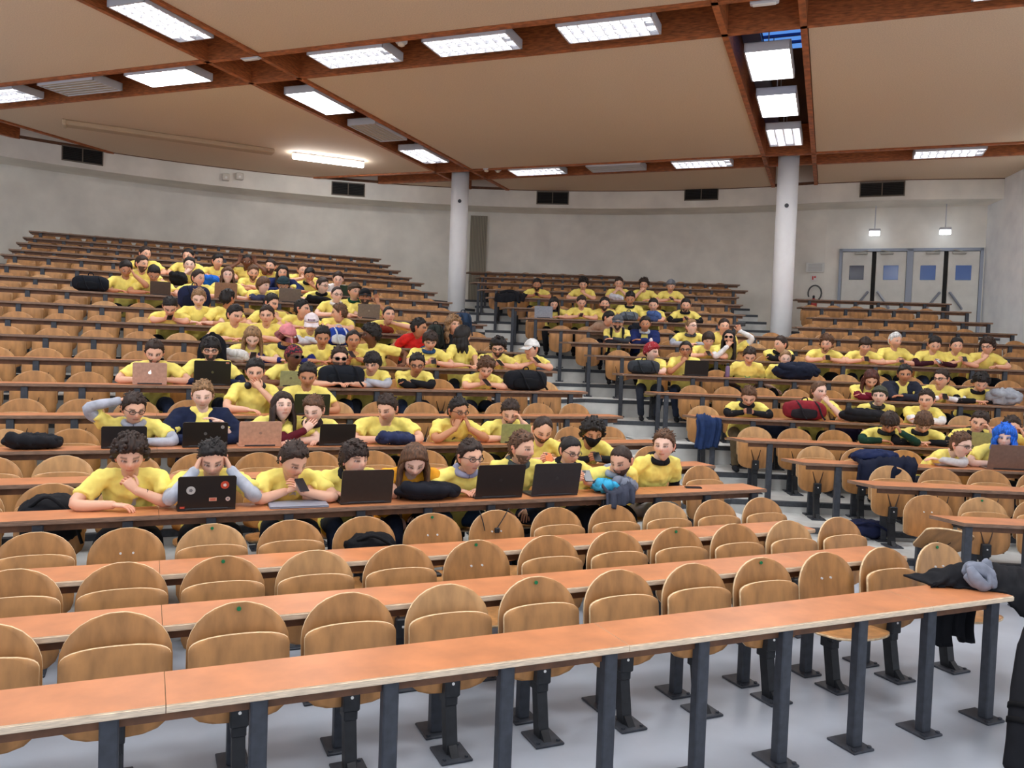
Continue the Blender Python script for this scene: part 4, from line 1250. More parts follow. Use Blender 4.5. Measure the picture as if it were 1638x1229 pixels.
def build_person(p):
    blk, i, s = p['blk'], p['i'], p['s']
    big = p.get('big', 1.0) * 1.10
    loc = blk.P(p['u'], blk.nk(i) + .66, blk.tread(i))
    dist = loc.length
    fine = dist < 9.5
    mid = dist < 14
    root = thing('person', p['label'], 'person', loc, blk.th, 'students seated in the hall')
    Hc = V3(p['hx'], p['hy'], p['hz'])
    P0 = V3(0, 0, .50)
    dv = Hc - P0
    ty = math.radians(p.get('ty', 0))
    side = V3(math.cos(ty), math.sin(ty), 0)
    fwd = V3(math.sin(ty), -math.cos(ty), 0)
    at = lambda k, b=0.0: P0 + dv * k - fwd * b
    Bs, Bn = at(.72, .012), at(.81, .012)
    # head orientation: yaw is measured from the direction of the camera
    ca = math.atan2(-loc.y, -loc.x) - blk.th
    yaw = ca + math.radians(p['yaw']) + math.pi / 2
    Rh = rotm(yaw, math.radians(p['pitch'] * .85), math.radians(p.get('roll', 0)))
    skin = np.asarray(p['sk'], float)
    shirtc = p.get('shirt')
    # ---------------- arms
    pose = p['pose']
    Sx = .178 * s * big
    arms = {}
    H = lambda x, y, z: Hc + V3(x, y, z) * s
    for sg in (-1, 1):
        S = Bs + side * sg * Sx
        R_, L_ = sg > 0, sg < 0
        D = dict(W=V3(sg * .10 + p['hx'] * .3, -.46, .795), pole=V3(sg, .15, -.35), hd=V3(-sg * .7, -.6, .0), palm=V3(0, 0, -1), curl=.5)
        hand_at = lambda W, hd, palm, curl=.9, pole=None: dict(W=W, pole=V3(sg * .7, -.3, -1) if pole is None else pole, hd=hd, palm=palm, curl=curl)
        if pose == 'type':
            D.update(W=V3(sg * .12, -.40, .80), hd=V3(-sg * .25, -.9, -.05), curl=.35)
        elif pose == 'fold':
            D.update(W=V3(-sg * .07 + p['hx'] * .3, -.43 - (.05 if R_ else 0), .795 + (.035 if R_ else 0)), pole=V3(sg, -.1, -.25), hd=V3(-sg, -.1, 0), curl=.4)
        elif pose == 'phone':
            D.update(W=V3(sg * .075 + p['hx'] * .4, -.45, .815), pole=V3(sg, .1, -.4), hd=V3(-sg * .45, -.65, .5), palm=V3(-sg * .8, .2, -.3), curl=.8)
        elif pose == 'lap' or (pose == 'hipR' and L_):
            D.update(W=V3(sg * .12, -.24, .585), pole=V3(sg * .6, .6, -.2), hd=V3(-sg * .4, -.8, -.2), curl=.5)
        elif pose == 'hipR':
            D.update(W=V3(.30, -.40, .80), pole=V3(1, .4, .0), hd=V3(-.6, -.6, 0))
        elif pose == 'reach':
            D.update(W=V3(sg * .10, -.58, .80), pole=V3(sg, .2, -.2), hd=V3(-sg * .35, -.8, .1), curl=.6)
        elif pose == 'head2':
            D = hand_at(H(sg * .125, -.065, -.07), V3(-sg * .12, .25, .9), V3(-sg, .1, 0), 1.0, V3(sg * .9, -.5, -1))
        elif pose == 'cheeks':
            D = hand_at(H(sg * .085 + .02, -.085, -.17), V3(sg * .12, .15, .9), V3(-sg * .8, .6, 0), .35, V3(sg * .8, -.6, -1))
        elif pose == 'mouth2':
            D = hand_at(H(sg * .07, -.12, -.18), V3(-sg * .5, .05, .8), V3(-sg * .4, .9, 0), .8, V3(sg, -.4, -1))
        elif pose == 'handsup':
            D = hand_at(H(sg * .16, -.05, -.03), V3(sg * .15, 0, 1), V3(-sg * .35, -.9, 0), .12, V3(sg, -.2, -1))
        elif (pose == 'headtopL' and L_):
            D = hand_at(H(-.125, -.01, .075), V3(.75, .15, .35), V3(.3, -.1, -.9), .5, V3(-1, -.25, .05))
        elif pose in ('chinR', 'chinL') and (R_ == (pose[-1] == 'R')):
            ch = Rh @ V3(sg * .02, -.105, -.118) * s + Hc
            D = hand_at(ch + V3(sg * .03, -.025, -.085) * s, V3(-sg * .3, .15, .9), V3(-sg * .6, .7, .1), 1.25, V3(sg * .6, -.5, -1))
        elif pose in ('templeR', 'templeL') and (R_ == (pose[-1] == 'R')):
            ch = Rh @ V3(sg * .085, -.055, .035) * s + Hc
            D = hand_at(ch + V3(sg * .045, -.02, -.10) * s, V3(-sg * .3, .05, .9), V3(-sg * .9, .3, 0), 1.0, V3(sg, -.4, -.9))
        elif pose in ('faceR', 'faceL') and (R_ == (pose[-1] == 'R')):
            ch = Rh @ V3(sg * .015, -.115, -.045) * s + Hc
            D = hand_at(ch + V3(sg * .05, -.02, -.115) * s, V3(-sg * .42, .1, .85), V3(-sg * .3, .9, 0), .45, V3(sg * .9, -.4, -1))
        elif pose in ('mouthR', 'mouthL') and (R_ == (pose[-1] == 'R')):
            ch = Rh @ V3(sg * .01, -.11, -.06) * s + Hc
            D = hand_at(ch + V3(sg * .055, -.02, -.09) * s, V3(-sg * .5, .1, .75), V3(-sg * .5, .8, 0), 1.1, V3(sg * .9, -.4, -1))
        elif pose == 'selfie':
            if R_:
                D = hand_at(H(.17, -.05, .13), V3(.1, -.2, .9), V3(-.3, -.9, 0), .9, V3(1, .1, -.3))
            else:
                D = hand_at(H(-.05, -.12, -.14), V3(.35, .1, .8), V3(.4, .8, 0), 1.0, V3(-.8, -.4, -1))
        elif pose == 'waveR' and R_:
            D = hand_at(H(.20, -.10, -.10), V3(.12, 0, 1), V3(-.1, -1, 0), .08, V3(1, -.3, -.8))
        elif pose == 'neckR' and R_:
            D = hand_at(H(.13, .0, -.13), V3(-.7, .3, .3), V3(-.5, .5, -.4), .6, V3(1, -.4, -.2))
        elif pose == 'point' and L_:
            D = hand_at(V3(-.56, -.30, .955), V3(-.95, -.2, .06), V3(0, 0, -1), .35, V3(-.1, .2, -1))
        elif pose == 'phoneR' and R_ or pose == 'phoneL' and L_:
            D.update(W=V3(sg * .07 + p['hx'] * .4, -.45, .84), hd=V3(sg * .05, -.5, .65), palm=V3(-sg * .8, .3, 0), curl=.8)
        elif pose in ('phoneR', 'phoneL'):
            D.update(W=V3(sg * .05, -.42, .84), hd=V3(-sg * .4, -.6, .4), palm=V3(0, .3, -.8), curl=.8)
        E_, W_ = ik(S, D['W'], .275 * s, .25 * s, D['pole'])
        if E_[1] < -.33 and E_[2] < .80 and pose not in ('lap',):
            E_[2] = max(E_[2], .798)
        arms[sg] = (S, E_, W_, D)
    # ---------------- body: one mesh of torso, neck, head, arms, hands and legs
    B = Soup()
    seg = 12 if fine else 9
    tors = [at(-.02), at(.15, .01), at(.35, .025), at(.55, .02), at(.70, .012), at(.78, .010)]
    v, f = sweep(tors, np.array([.122, .118, .112, .122, .098, .056]) * s * big, np.array([.084, .08, .076, .078, .06, .05]) * s * big, side, seg)
    B.add(v, f, skin)
    neck_top = Hc + Rh @ (V3(0, .02, -.055) * s)
    v, f = sweep([at(.74, .012), Bn, (Bn + neck_top) / 2 + V3(0, 0, .0), neck_top], np.array([.060, .056, .052, .052]) * s * (1 + (big - 1) * .6), None, side, seg)
    B.add(v, f, skin * .93)
    nl, nt = (46, 34) if fine else ((32, 26) if mid else (24, 20))
    d, f, LO, LA = head_grid(nl, nt)
    q, t = head_shape(d)
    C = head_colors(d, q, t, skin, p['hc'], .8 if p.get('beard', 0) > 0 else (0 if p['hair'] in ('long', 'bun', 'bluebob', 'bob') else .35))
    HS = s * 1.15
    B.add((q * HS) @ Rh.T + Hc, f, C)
    for sg in (-1, 1):
        e = V3(sg * .076, .012, -.004)
        v, f = sweep([e + V3(0, .0, -.026), e + V3(sg * .006, .004, 0), e + V3(sg * .008, .006, .026)], [.006, .009, .008], [.012, .017, .015], V3(1, 0, 0), 7)
        B.add((v * HS) @ Rh.T + Hc, f, skin * V3(1, .86, .82))
    for sg, (S, E_, W_, D) in arms.items():
        path = smooth_path([S, E_, W_], 5)
        n = len(path)
        tt = np.linspace(0, 1, n)
        rad = np.interp(tt, [0, .25, .46, .54, .68, 1], [.040, .043, .041, .042, .040, .0275]) * s * (1 + (big - 1) * .5)
        v, f = sweep(path, rad, None, None, 10 if fine else 8)
        B.add(v, f, skin)
        hand(B, W_ + unit(W_ - E_) * .01, D['hd'] * .75 + unit(W_ - E_) * .5, D['palm'], sg, D['curl'], skin, fine, s * 1.0)
    legs = {}
    for sg in (-1, 1):
        hp, kn, an = V3(sg * .085, -.02, .50), V3(sg * (.13 + .03 * ((p['px'] * 7) % 3)), -.40, .50), V3(sg * .12, -.34 - .05 * ((p['px'] * 3) % 3), .09)
        legs[sg] = (hp, kn, an)
        v, f = sweep(smooth_path([hp, kn, an], 3), [.07, .068, .06, .05, .045, .04, .034], None, None, 7)
        B.add(v, f, skin)
    link('body', B.mesh('body', M_skin), root)
    # ---------------- clothes
    def torso_cloth(sp, grow, hem=.0):
        pts = [at(-.10 + hem), at(.0), at(.18, .01), at(.38, .025), at(.56, .02), at(.66, .015), at(.73, .012), at(.775, .010)]
        rx = (np.array([.165, .170, .160, .158, .166, .160, .115, .068]) + grow) * s * big
        ry = (np.array([.125, .132, .124, .116, .116, .106, .080, .064]) + grow) * s * big
        v, f = sweep(pts, rx, ry, side, 14, round_ends=False)
        sp.add(v, f)
        sh = [Bs - side * Sx * 1.02 + V3(0, 0, .006), Bs - side * Sx * .5 + V3(0, 0, .022), Bs + V3(0, 0, .026), Bs + side * Sx * .5 + V3(0, 0, .022), Bs + side * Sx * 1.02 + V3(0, 0, .006)]
        v, f = sweep(sh, (np.array([.060, .060, .058, .060, .060]) + grow) * s, None, None, 10)
        sp.add(v, f)
    vox = .014 if fine else (.017 if mid else .022)
    jacket = p.get('jacket')
    sp = Soup()
    torso_cloth(sp, .0)
    for sg, (S, E_, W_, D) in arms.items():
        end = S + (E_ - S) * .72
        v, f = sweep([S - side * sg * .02, S + (E_ - S) * .25, S + (E_ - S) * .5, end], np.array([.062, .065, .064, .066]) * s * (1 + (big - 1) * .6), None, None, 10, round_ends=False)
        sp.add(v, f)
    sm_ = M_yellow if not shirtc else cloth('shirt', shirtc)
    o = link('t_shirt', sp.mesh('t_shirt', sm_, False), root)
    remesh(o, vox, .038 if fine else .036, 3)
    if jacket:
        sp = Soup()
        if p.get('openj'):
            for sg in (-1, 1):
                pts = [at(-.08) + side * sg * .125, at(.18) + side * sg * .125, at(.4, .02) + side * sg * .125, at(.6, .02) + side * sg * .115, at(.72, .012) + side * sg * .09]
                v, f = sweep(pts, np.array([.10, .10, .098, .096, .07]) * s, np.array([.165, .16, .152, .146, .105]) * s, side, 12)
                sp.add(v, f)
            v, f = sweep([at(-.05, .06), at(.3, .08), at(.6, .07), at(.72, .05)], np.array([.15, .15, .14, .10]) * s, np.array([.08, .08, .08, .06]) * s, side, 12)
            sp.add(v, f)
        else:
            torso_cloth(sp, .014, -.03)
        sh = [Bs - side * Sx * 1.03, Bs - side * Sx * .55 + V3(0, 0, .018), Bs + side * Sx * .55 + V3(0, 0, .018), Bs + side * Sx * 1.03]
        for sg in (-1, 1):
            v, f = sweep([Bs + side * sg * Sx * .5 - fwd * .015, Bs + side * sg * Sx * 1.03], .088 * s, None, None, 10)
            sp.add(v, f)
        for sg, (S, E_, W_, D) in arms.items():
            path = smooth_path([S, E_, W_], 4)
            v, f = sweep(path, np.interp(np.linspace(0, 1, len(path)), [0, .45, .55, 1], [.086, .082, .066, .046]) * s, None, None, 10)
            sp.add(v, f)
        o = link('jacket', sp.mesh('jacket', cloth('jacket', jacket), False), root)
        remesh(o, vox, .026, 2)
    elif p.get('sl'):
        for sg, (S, E_, W_, D) in arms.items():
            sp = Soup()
            path = smooth_path([S, E_, W_], 6)[3:]
            v, f = sweep(path, np.linspace(.056, .037, len(path)) * s * (1 + .06 * np.sin(np.arange(len(path)) * 2.2)), None, None, 10)
            sp.add(v, f)
            link('long_sleeve', sp.mesh('long_sleeve', cloth('sleeve', tuple(p['sl'])), False), root)
    if p.get('hood'):
        sp = Soup()
        c = at(.80, .015)
        up = unit(dv)
        loop = []
        for a in np.linspace(0, 2 * np.pi, 15):
            k = (1 - math.cos(a)) / 2          # 0 at the throat, 1 at the nape
            loop.append(c + side * math.sin(a) * .082 * s + fwd * math.cos(a) * (.080 - .0 * k) * s + V3(0, 0, -.035 + .055 * k) * s)
        v, f = sweep(loop, [.024 + .016 * (1 - math.cos(a)) / 2 for a in np.linspace(0, 2 * np.pi, 15)], None, None, 9, round_ends=False)
        sp.add(v, f)
        v, f = sweep([c - fwd * .07 + V3(0, 0, .03), c - fwd * .12 + V3(0, 0, -.05), c - fwd * .13 + V3(0, 0, -.14)], [.07, .10, .06], [.03, .04, .02], side, 10)
        sp.add(v, f)
        link('hood', sp.mesh('hood', cloth('hood', tuple(p['hood'])), False), root)
    if p.get('headphones'):
        c = at(.80, .0)
        mb = MB()
        mb.tube([c + side * .085 * math.sin(a) + fwd * (.07 * math.cos(a)) + V3(0, 0, .01) for a in np.linspace(1.0, 5.28, 12)], .009, 7)
        for sg in (-1, 1):
            e = c + side * sg * .075 + fwd * .055
            mb.tube([e - side * sg * .0, e + fwd * .04 - V3(0, 0, .01)], [.036, .036], 12)
        link('headphones', mb.mesh('headphones', M_black, True), root)
    if p.get('straps'):
        mb = Soup()
        for sg in (-1, 1):
            q0 = Bs + side * sg * .11
            v, f = sweep(smooth_path([q0 - fwd * .10 + V3(0, 0, -.05), q0 + V3(0, 0, .095), q0 + fwd * .10 + V3(0, 0, .0), at(.4) + side * sg * .125 + fwd * .135, at(.15) + side * sg * .14 + fwd * .13], 4), .024, .012, side, 6)
            mb.add(v, f)
        link('backpack_straps', mb.mesh('backpack_straps', cloth('strap', (30, 31, 35)), False), root)
    pc = p.get('pants') or [(30, 32, 40), (38, 44, 60), (24, 24, 28), (46, 54, 74)][p['px'] % 4]
    sp = Soup()
    v, f = sweep([V3(-.11, -.01, .515), V3(0, .01, .52), V3(.11, -.01, .515)], .095, .10, None, 10)
    sp.add(v, f)
    for sg, (hp, kn, an) in legs.items():
        v, f = sweep(smooth_path([hp, kn, an + V3(0, 0, .02)], 4), [.088, .088, .084, .078, .072, .066, .062, .060, .060], None, None, 9)
        sp.add(v, f)
    o = link('trousers', sp.mesh('trousers', cloth('trousers', tuple(pc)), False), root)
    if mid:
        remesh(o, .028, .012, 2)
    for sg, (hp, kn, an) in legs.items():
        shoe = MB()
        v, f = sweep([an + V3(0, .05, -.045), an + V3(0, -.02, -.04), an + V3(0, -.10, -.05), an + V3(0, -.16, -.058)], [.032, .038, .042, .03], [.045, .05, .034, .024], V3(1, 0, 0), 8)
        shoe.add(v, f)
        link('shoe', shoe.mesh('shoe', cloth('shoe', (36, 36, 40)), True), root)
    # ---------------- hair and headgear
    hn, ht = (44, 34) if fine else ((30, 24) if mid else (22, 18))
    T = lambda q: (np.asarray(q, float) * HS) @ Rh.T + Hc
    hat = p['hair'] if p['hair'] in HATS else None
    style = HAIR_STYLES['under' if hat else p['hair']]
    q, f = cap_shell(style, hn, ht, p.get('vol', 0.0), (p['px'] % 17) / 9.0)
    sp = Soup()
    sp.add(T(q), f)
    hcm = tuple(int(c) for c in p['hc'])
    hm = mat('hair_%d_%d_%d' % hcm, hcm, .6, .35, 70, (1, 1, .25), spec=.4, bump=.4)
    if p['hair'] in ('long', 'bob', 'curlylong', 'bluebob', 'tied'):
        L = {'long': .36, 'bob': .16, 'curlylong': .20, 'bluebob': .17, 'tied': .30}[p['hair']]
        angs = (-2.6, -2.1, -1.65, 1.65, 2.1, 2.6, 3.14) if p['hair'] != 'tied' else (2.8, 3.4)
        if p['hair'] in ('long', 'bluebob', 'curlylong'):
            angs = angs + (-1.3, 1.3)
        if p['hair'] == 'bluebob':
            angs = angs + (-1.05, 1.05)
        for k, a in enumerate(angs):
            st_ = V3(math.sin(a) * .078, -math.cos(a) * .088, .02)
            p0 = T([st_])[0]
            p1 = T([st_ * V3(1.18, 1.15, 0) + V3(0, 0, -.07)])[0]
            out = unit(V3(p1[0] - Hc[0], p1[1] - Hc[1], 0))
            p2 = p1 + V3(0, 0, -L * .5) * s + out * .012
            p3 = p1 + V3(0, 0, -L) * s - out * .004 + fwd * (.03 if abs(a) < 2 else 0)
            wv = .012 if p['hair'] in ('curlylong', 'bluebob') else .004
            path = smooth_path([p0, p1, p2, p3], 4)
            path = path + np.stack([np.sin(np.arange(len(path)) * 1.3 + k) * wv, np.cos(np.arange(len(path)) * 1.1 + k) * wv, np.zeros(len(path))], 1)
            tang = V3(-out[1], out[0], 0)
            v, f = sweep(path, np.interp(np.linspace(0, 1, len(path)), [0, .3, .8, 1], [.034, .040, .034, .012]) * s, np.interp(np.linspace(0, 1, len(path)), [0, .3, 1], [.016, .022, .010]) * s, tang, 8)
            sp.add(v, f)
    if p['hair'] == 'bun':
        v, f = sweep(T([V3(0, .09, .05), V3(0, .115, .055), V3(0, .14, .05)]), [.025 * s, .038 * s, .025 * s], None, None, 10)
        sp.add(v, f)
    if not hat and p['hair'] not in ('buzz', 'receding', 'bun', 'tied', 'long', 'bob') and mid or p['hair'] in ('curly', 'afro', 'curlylong', 'bluebob'):
        curls = p['hair'] in ('curly', 'afro', 'curlylong')
        rr = np.random.default_rng(p['px'])
        cnt = (90 if fine else 55) if curls else (110 if fine else 60)
        dd = rr.normal(size=(cnt * 3, 3))
        dd /= np.linalg.norm(dd, axis=1)[:, None]
        lo = np.arctan2(dd[:, 0], -dd[:, 1])
        thl = np.interp(np.abs(lo), HAIRLINE_A, style[0])
        dd = dd[dd[:, 2] > thl + (.02 if curls else .06)][:cnt]
        base, tz = head_shape(dd, False)
        top = sst(tz, .25, .8)
        back = sst(dd[:, 1], -.1, .6)
        thick = (style[2] + (style[3] - style[2]) * back) * (1 - top) + style[1] * top + p.get('vol', 0)
        for dk, bk_, th_, tp in zip(dd, base, thick, top):
            q0 = bk_ + dk * (th_ * .7)
            if curls:
                r_ = rr.uniform(.012, .020)
                q1 = bk_ + dk * (th_ + r_ * .35)
                v, f = sweep(T([q0, q1]), [r_ * s, r_ * .8 * s], None, None, 6)
            else:
                comb = V3(rr.normal() * .35, -.9 if p['hair'] in ('fringe', 'bluebob') and dk[1] < .2 else .35, -.7 * (1 - tp) - (.25 if p['hair'] == 'fringe' else -.1))
                dr = unit(dk * (.32 if p['hair'] == 'short' else .5) + unit(comb) * .9)
                ln = rr.uniform(.020, .034) * (.6 + .4 * tp)
                v, f = sweep(T([q0, q0 + dr * ln * .5 + dk * .004, q0 + dr * ln]), [.0115 * s, .009 * s, .002 * s], [.007 * s, .005 * s, .002 * s], None, 5)
            sp.add(v, f)
    link('hair', sp.mesh('hair', hm, False), root)
    if hat:
        q, f = cap_shell(HATS[hat], hn, ht, 0, .2)
        sp = Soup()
        hc_ = p.get('hatc', (210, 130, 138) if hat == 'bucket' else ((150, 30, 44) if hat == 'woolhat' else (44, 24, 34)))
        sp.add(T(q), f)
        if hat == 'cap':
            a = np.linspace(-1.15, 1.15, 13)
            rim = [V3(math.sin(t) * .088, -math.cos(t) * .108, .045) for t in a]
            outr = [V3(math.sin(t) * .098, -.085 - math.cos(t) * .10, .030 - .018 * abs(t)) for t in a]
            v = T(rim + outr + [r + V3(0, 0, -.006) for r in rim] + [r + V3(0, 0, -.006) for r in outr])
            n = 13
            ff = [(j, j + 1, n + j + 1, n + j) for j in range(n - 1)] + [(2 * n + j, 3 * n + j, 3 * n + j + 1, 2 * n + j + 1) for j in range(n - 1)] + [(n + j, n + j + 1, 3 * n + j + 1, 3 * n + j) for j in range(n - 1)]
            sp.add(v, ff)
        if hat == 'bucket':
            a = np.linspace(0, 2 * np.pi, 22, endpoint=False)
            r0 = [V3(math.sin(t) * .098, -math.cos(t) * .118, .035) for t in a]
            r1 = [V3(math.sin(t) * .135, -math.cos(t) * .155, -.012) for t in a]
            v = T(r0 + r1)
            sp.add(v, [(j, (j + 1) % 22, 22 + (j + 1) % 22, 22 + j) for j in range(22)] + [(22 + j, 22 + (j + 1) % 22, (j + 1) % 22, j) for j in range(22)])
        if hat == 'beanie' or hat == 'woolhat':
            a = np.linspace(0, 2 * np.pi, 21)
            v, f = sweep(T([V3(math.sin(t) * .086, -math.cos(t) * .106, .055 + .03 * math.cos(t)) for t in a]), .014 * s, None, None, 7, round_ends=False)
            sp.add(v, f)
        hname = {'cap': 'baseball_cap', 'bucket': 'bucket_hat', 'beanie': 'beanie', 'woolhat': 'woolly_hat', 'bandana': 'bandana'}[hat]
        hmat = mat('bandana_print', (150, 40, 56), .8, .3, 40, second=(26, 22, 34), thresh=(.48, .56)) if hat == 'bandana' else (mat('wool_red', (150, 28, 40), .9, .2, 60, second=(206, 176, 172), thresh=(.30, .38)) if hat == 'woolhat' else cloth('hat', tuple(hc_)))
        ho = link(hname, sp.mesh(hname, hmat, False), root)
        if hat == 'woolhat':
            v, f = sweep(T([V3(0, .02, .15), V3(0, .02, .168), V3(0, .02, .186)]), [.02, .032, .02], None, None, 10)
            s2 = Soup(); s2.add(v, f)
            link('pompom', s2.mesh('pompom', cloth('pompom', (226, 214, 212)), False), ho)
        if p.get('captext'):
            s2 = Soup()
            for k in range(5):
                x0 = -.042 + k * .018
                fq = [V3(x, -.118 + abs(x) * .25, z) for x, z in ((x0, .10), (x0 + .012, .10), (x0 + .012, .075), (x0, .075))]
                s2.add(T(fq), [(0, 1, 2, 3), (3, 2, 1, 0)])
            link('cap_lettering', s2.mesh('cap_lettering', cloth('cap_print', (150, 110, 140)), False), ho)
    face_items(p, root, Rh, Hc, HS, fine)
    # ---------------- small worn things
    if p.get('bracelet') or p.get('watch'):
        S, E_, W_, D = arms[1]
        dd = unit(W_ - E_)
        v, f = sweep([W_ - dd * .055, W_ - dd * (.063 if p.get('bracelet') else .08)], .0345 * s, None, None, 12, round_ends=False)
        s2 = Soup(); s2.add(v, f)
        link('bracelet' if p.get('bracelet') else 'wristwatch', s2.mesh('wristband', M_black, False), root)
    p['arms'], p['root'], p['Hc'], p['at'], p['fwd'], p['side'] = arms, root, Hc, at, fwd, side
    return root

for p in PEOPLE:
    build_person(p)
# ------------------------------------------------------------------ laptops, phones, bags and clothes on the desks
def box_on_desk(blk, row, x0, x1, yt, yb, off):
    i = NAMES.index(row)
    n = blk.nk(i) + off
    ua, _ = blk.hit(x0, (yt + yb) / 2, n)
    ub, _ = blk.hit(x1, (yt + yb) / 2, n)
    uc = (ua + ub) / 2
    _, zt = blk.hit((x0 + x1) / 2, yt, n)
    _, zb = blk.hit((x0 + x1) / 2, yb, n)
    return i, n, uc, ub - ua, zb, zt
def laptop(blk, row, x0, x1, yt, yb, c, label, logo=None, yaw=0.0, extra=None, off=.09):
    i, n, uc, w, zb, zt = box_on_desk(blk, row, x0, x1, yt, yb, off)
    zd = blk.tread(i) + .75
    h = min(max(zt - zd, .17), .27)
    h = min(h, w * .72)
    o = thing('laptop', label, 'laptop', blk.P(uc, n, zd), blk.th + yaw, 'open laptops')
    m = mat('laptop_%d_%d_%d' % c, c, .45, .06, 30, spec=.5)
    bs = link('keyboard_base', MB().bevbox(-w / 2, w / 2, .0, .21, .001, .018, .004).mesh('keyboard_base', m), o)
    link('keys', MB().box(-w / 2 + .02, w / 2 - .02, .03, .12, .018, .0195).mesh('keys', mat('key_black', (22, 22, 24), .6)), bs)
    tilt = -.22
    def L(x, z, t=0.0):            # point on the lid; t = depth behind the outer face
        return (x, math.sin(tilt) * z + t * math.cos(tilt), .016 + math.cos(tilt) * z - t * math.sin(tilt))
    lid = MB()
    b = .012
    outl = [(-w / 2, 0), (w / 2, 0), (w / 2, h - b), (w / 2 - b, h), (-w / 2 + b, h), (-w / 2, h - b)]
    k = len(outl)
    lid.add([L(x, z) for x, z in outl] + [L(x, z, .009) for x, z in outl], [tuple(range(k)), tuple(range(2 * k - 1, k - 1, -1))] + [(j, k + j, k + (j + 1) % k, (j + 1) % k) for j in range(k)])
    ld = link('lid', lid.mesh('lid', m), o)
    link('screen', MB().add([L(x, z, .010) for x, z in ((-w / 2 + .01, .012), (-w / 2 + .01, h - .012), (w / 2 - .01, h - .012), (w / 2 - .01, .012))], [(0, 1, 2, 3)]).mesh('screen', mat('screen_glow', (150, 170, 200), .3, emit=.6)), ld)
    link('hinge', MB().tube([(-w * .36, .004, .014), (w * .36, .004, .014)], .009, 8).mesh('hinge', M_black), o)
    def patch(name, pts, mm, d=-.0015):
        n_ = len(pts)
        link(name, MB().add([L(x, z, d) for x, z in pts] + [L(x, z, .002) for x, z in pts], [tuple(range(n_))] + [(j, n_ + j, n_ + (j + 1) % n_, (j + 1) % n_) for j in range(n_)]).mesh(name, mm), ld)
    circ = lambda cx, cz, r, k_=16, sx=1.0: [(cx + r * sx * math.cos(t), cz + r * math.sin(t)) for t in np.linspace(0, 2 * math.pi, k_, endpoint=False)]
    if logo == 'glow':
        body = [(x - .002 if x > .008 and abs(z - h * .52) < .006 else x, z) for x, z in circ(0, h * .52, .017, 18, .9)]
        patch('logo', body, mat('logo_white', (245, 245, 245), .4, emit=1.2))
        patch('logo_leaf', [(.001, h * .52 + .019), (.009, h * .52 + .022), (.010, h * .52 + .030), (.003, h * .52 + .026)], mat('logo_white', (245, 245, 245), .4))
    elif logo:
        patch('logo', circ(0, h * .52, .014, 14), mat('logo_%d_%d_%d' % logo, logo, .3))
    for e in extra or []:
        nm, kind, cx, cz, r, col = e
        mm = mat('sticker_%d_%d_%d' % col, col, .5)
        if kind == 'disc':
            patch(nm, circ(cx * w, cz * h, r), mm)
            patch(nm + '_print', circ(cx * w, cz * h, r * .45, 5), mat('sticker_print', (120, 120, 124), .5) if col[1] > 150 else mat('sticker_print_w', (232, 214, 206), .5), -.0025)
        else:
            patch(nm, [(cx * w - r, cz * h - r * .5), (cx * w + r, cz * h - r * .5), (cx * w + r, cz * h + r * .5), (cx * w - r, cz * h + r * .5)], mm)
            for q in (-.18, .18):
                patch(nm + '_writing', [(cx * w - r * .75, cz * h + r * q - .003), (cx * w + r * .75, cz * h + r * q - .003), (cx * w + r * .75, cz * h + r * q + .003), (cx * w - r * .75, cz * h + r * q + .003)], mat('sticker_ink', (196, 84, 66), .5), -.0025)
    return o
laptop(LB, 'Q', 284, 377, 763, 822, (20, 19, 20), 'black laptop covered in round and square stickers', extra=[('round_sticker', 'disc', -.28, .58, .030, (190, 192, 190)), ('red_sticker', 'disc', .30, .72, .029, (200, 74, 48)), ('label_sticker', 'rect', .10, .28, .025, (222, 168, 142)), ('figure_sticker', 'disc', .36, .28, .016, (206, 186, 178)), ('brand_strip', 'rect', -.42, .05, .018, (110, 40, 30))])
laptop(LB, 'Q', 545, 627, 753, 808, (46, 38, 34), 'plain dark brown laptop next to long-haired person')
laptop(LB, 'Q', 761, 836, 742, 800, (24, 21, 22), 'black laptop with faint dark emblem in front occupied row', logo=(40, 36, 38))
laptop(LB, 'Q', 851, 925, 741, 795, (40, 40, 44), 'charcoal laptop in front of person with tied hair and glasses', logo=(50, 50, 54))
laptop(LB, 'O', 162, 235, 684, 719, (18, 20, 26), 'near-black laptop before the person scratching head')
laptop(LB, 'O', 292, 364, 677, 713, (16, 16, 17), 'black laptop with corner sticker before the navy jacket', logo=(96, 96, 96), extra=[('corner_sticker', 'disc', .38, .80, .016, (168, 166, 160))])
laptop(LB, 'O', 382, 450, 676, 714, (196, 152, 128), 'rose-gold laptop next to long-haired person', logo=(160, 128, 112))
laptop(LB, 'O', 511, 568, 680, 712, (18, 18, 20), 'black laptop before the person in dark red sleeves')
laptop(LB, 'O', 803, 846, 680, 711, (146, 152, 102), 'olive-green laptop before person leaning temple on fist', yaw=-.25)
laptop(LB, 'N', 470, 527, 632, 666, (30, 38, 24), 'dark green-black laptop seen behind the hand-covered face')
laptop(LB, 'M', 212, 267, 582, 613, (190, 152, 134), 'pinkish silver laptop with bright white fruit-shaped logo', logo='glow', extra=None)
laptop(LB, 'M', 310, 369, 577, 613, (18, 20, 16), 'black laptop with small pale round badge and label', logo=(88, 88, 60), extra=[('corner_label', 'rect', .40, .93, .018, (190, 166, 142))])
laptop(LB, 'M', 448, 482, 585, 616, (148, 150, 108), 'olive-grey laptop before the patterned bandana wearer', logo=(110, 104, 80))
laptop(LB, 'I', 572, 607, 488, 514, (118, 104, 94), 'taupe laptop before the waving person', logo=(150, 140, 128))
laptop(LB, 'H', 240, 273, 452, 471, (72, 58, 48), 'brown laptop hiding a bowed face in a high row')
laptop(LB, 'H', 343, 379, 454, 476, (142, 106, 80), 'tan laptop before the long straight hair')
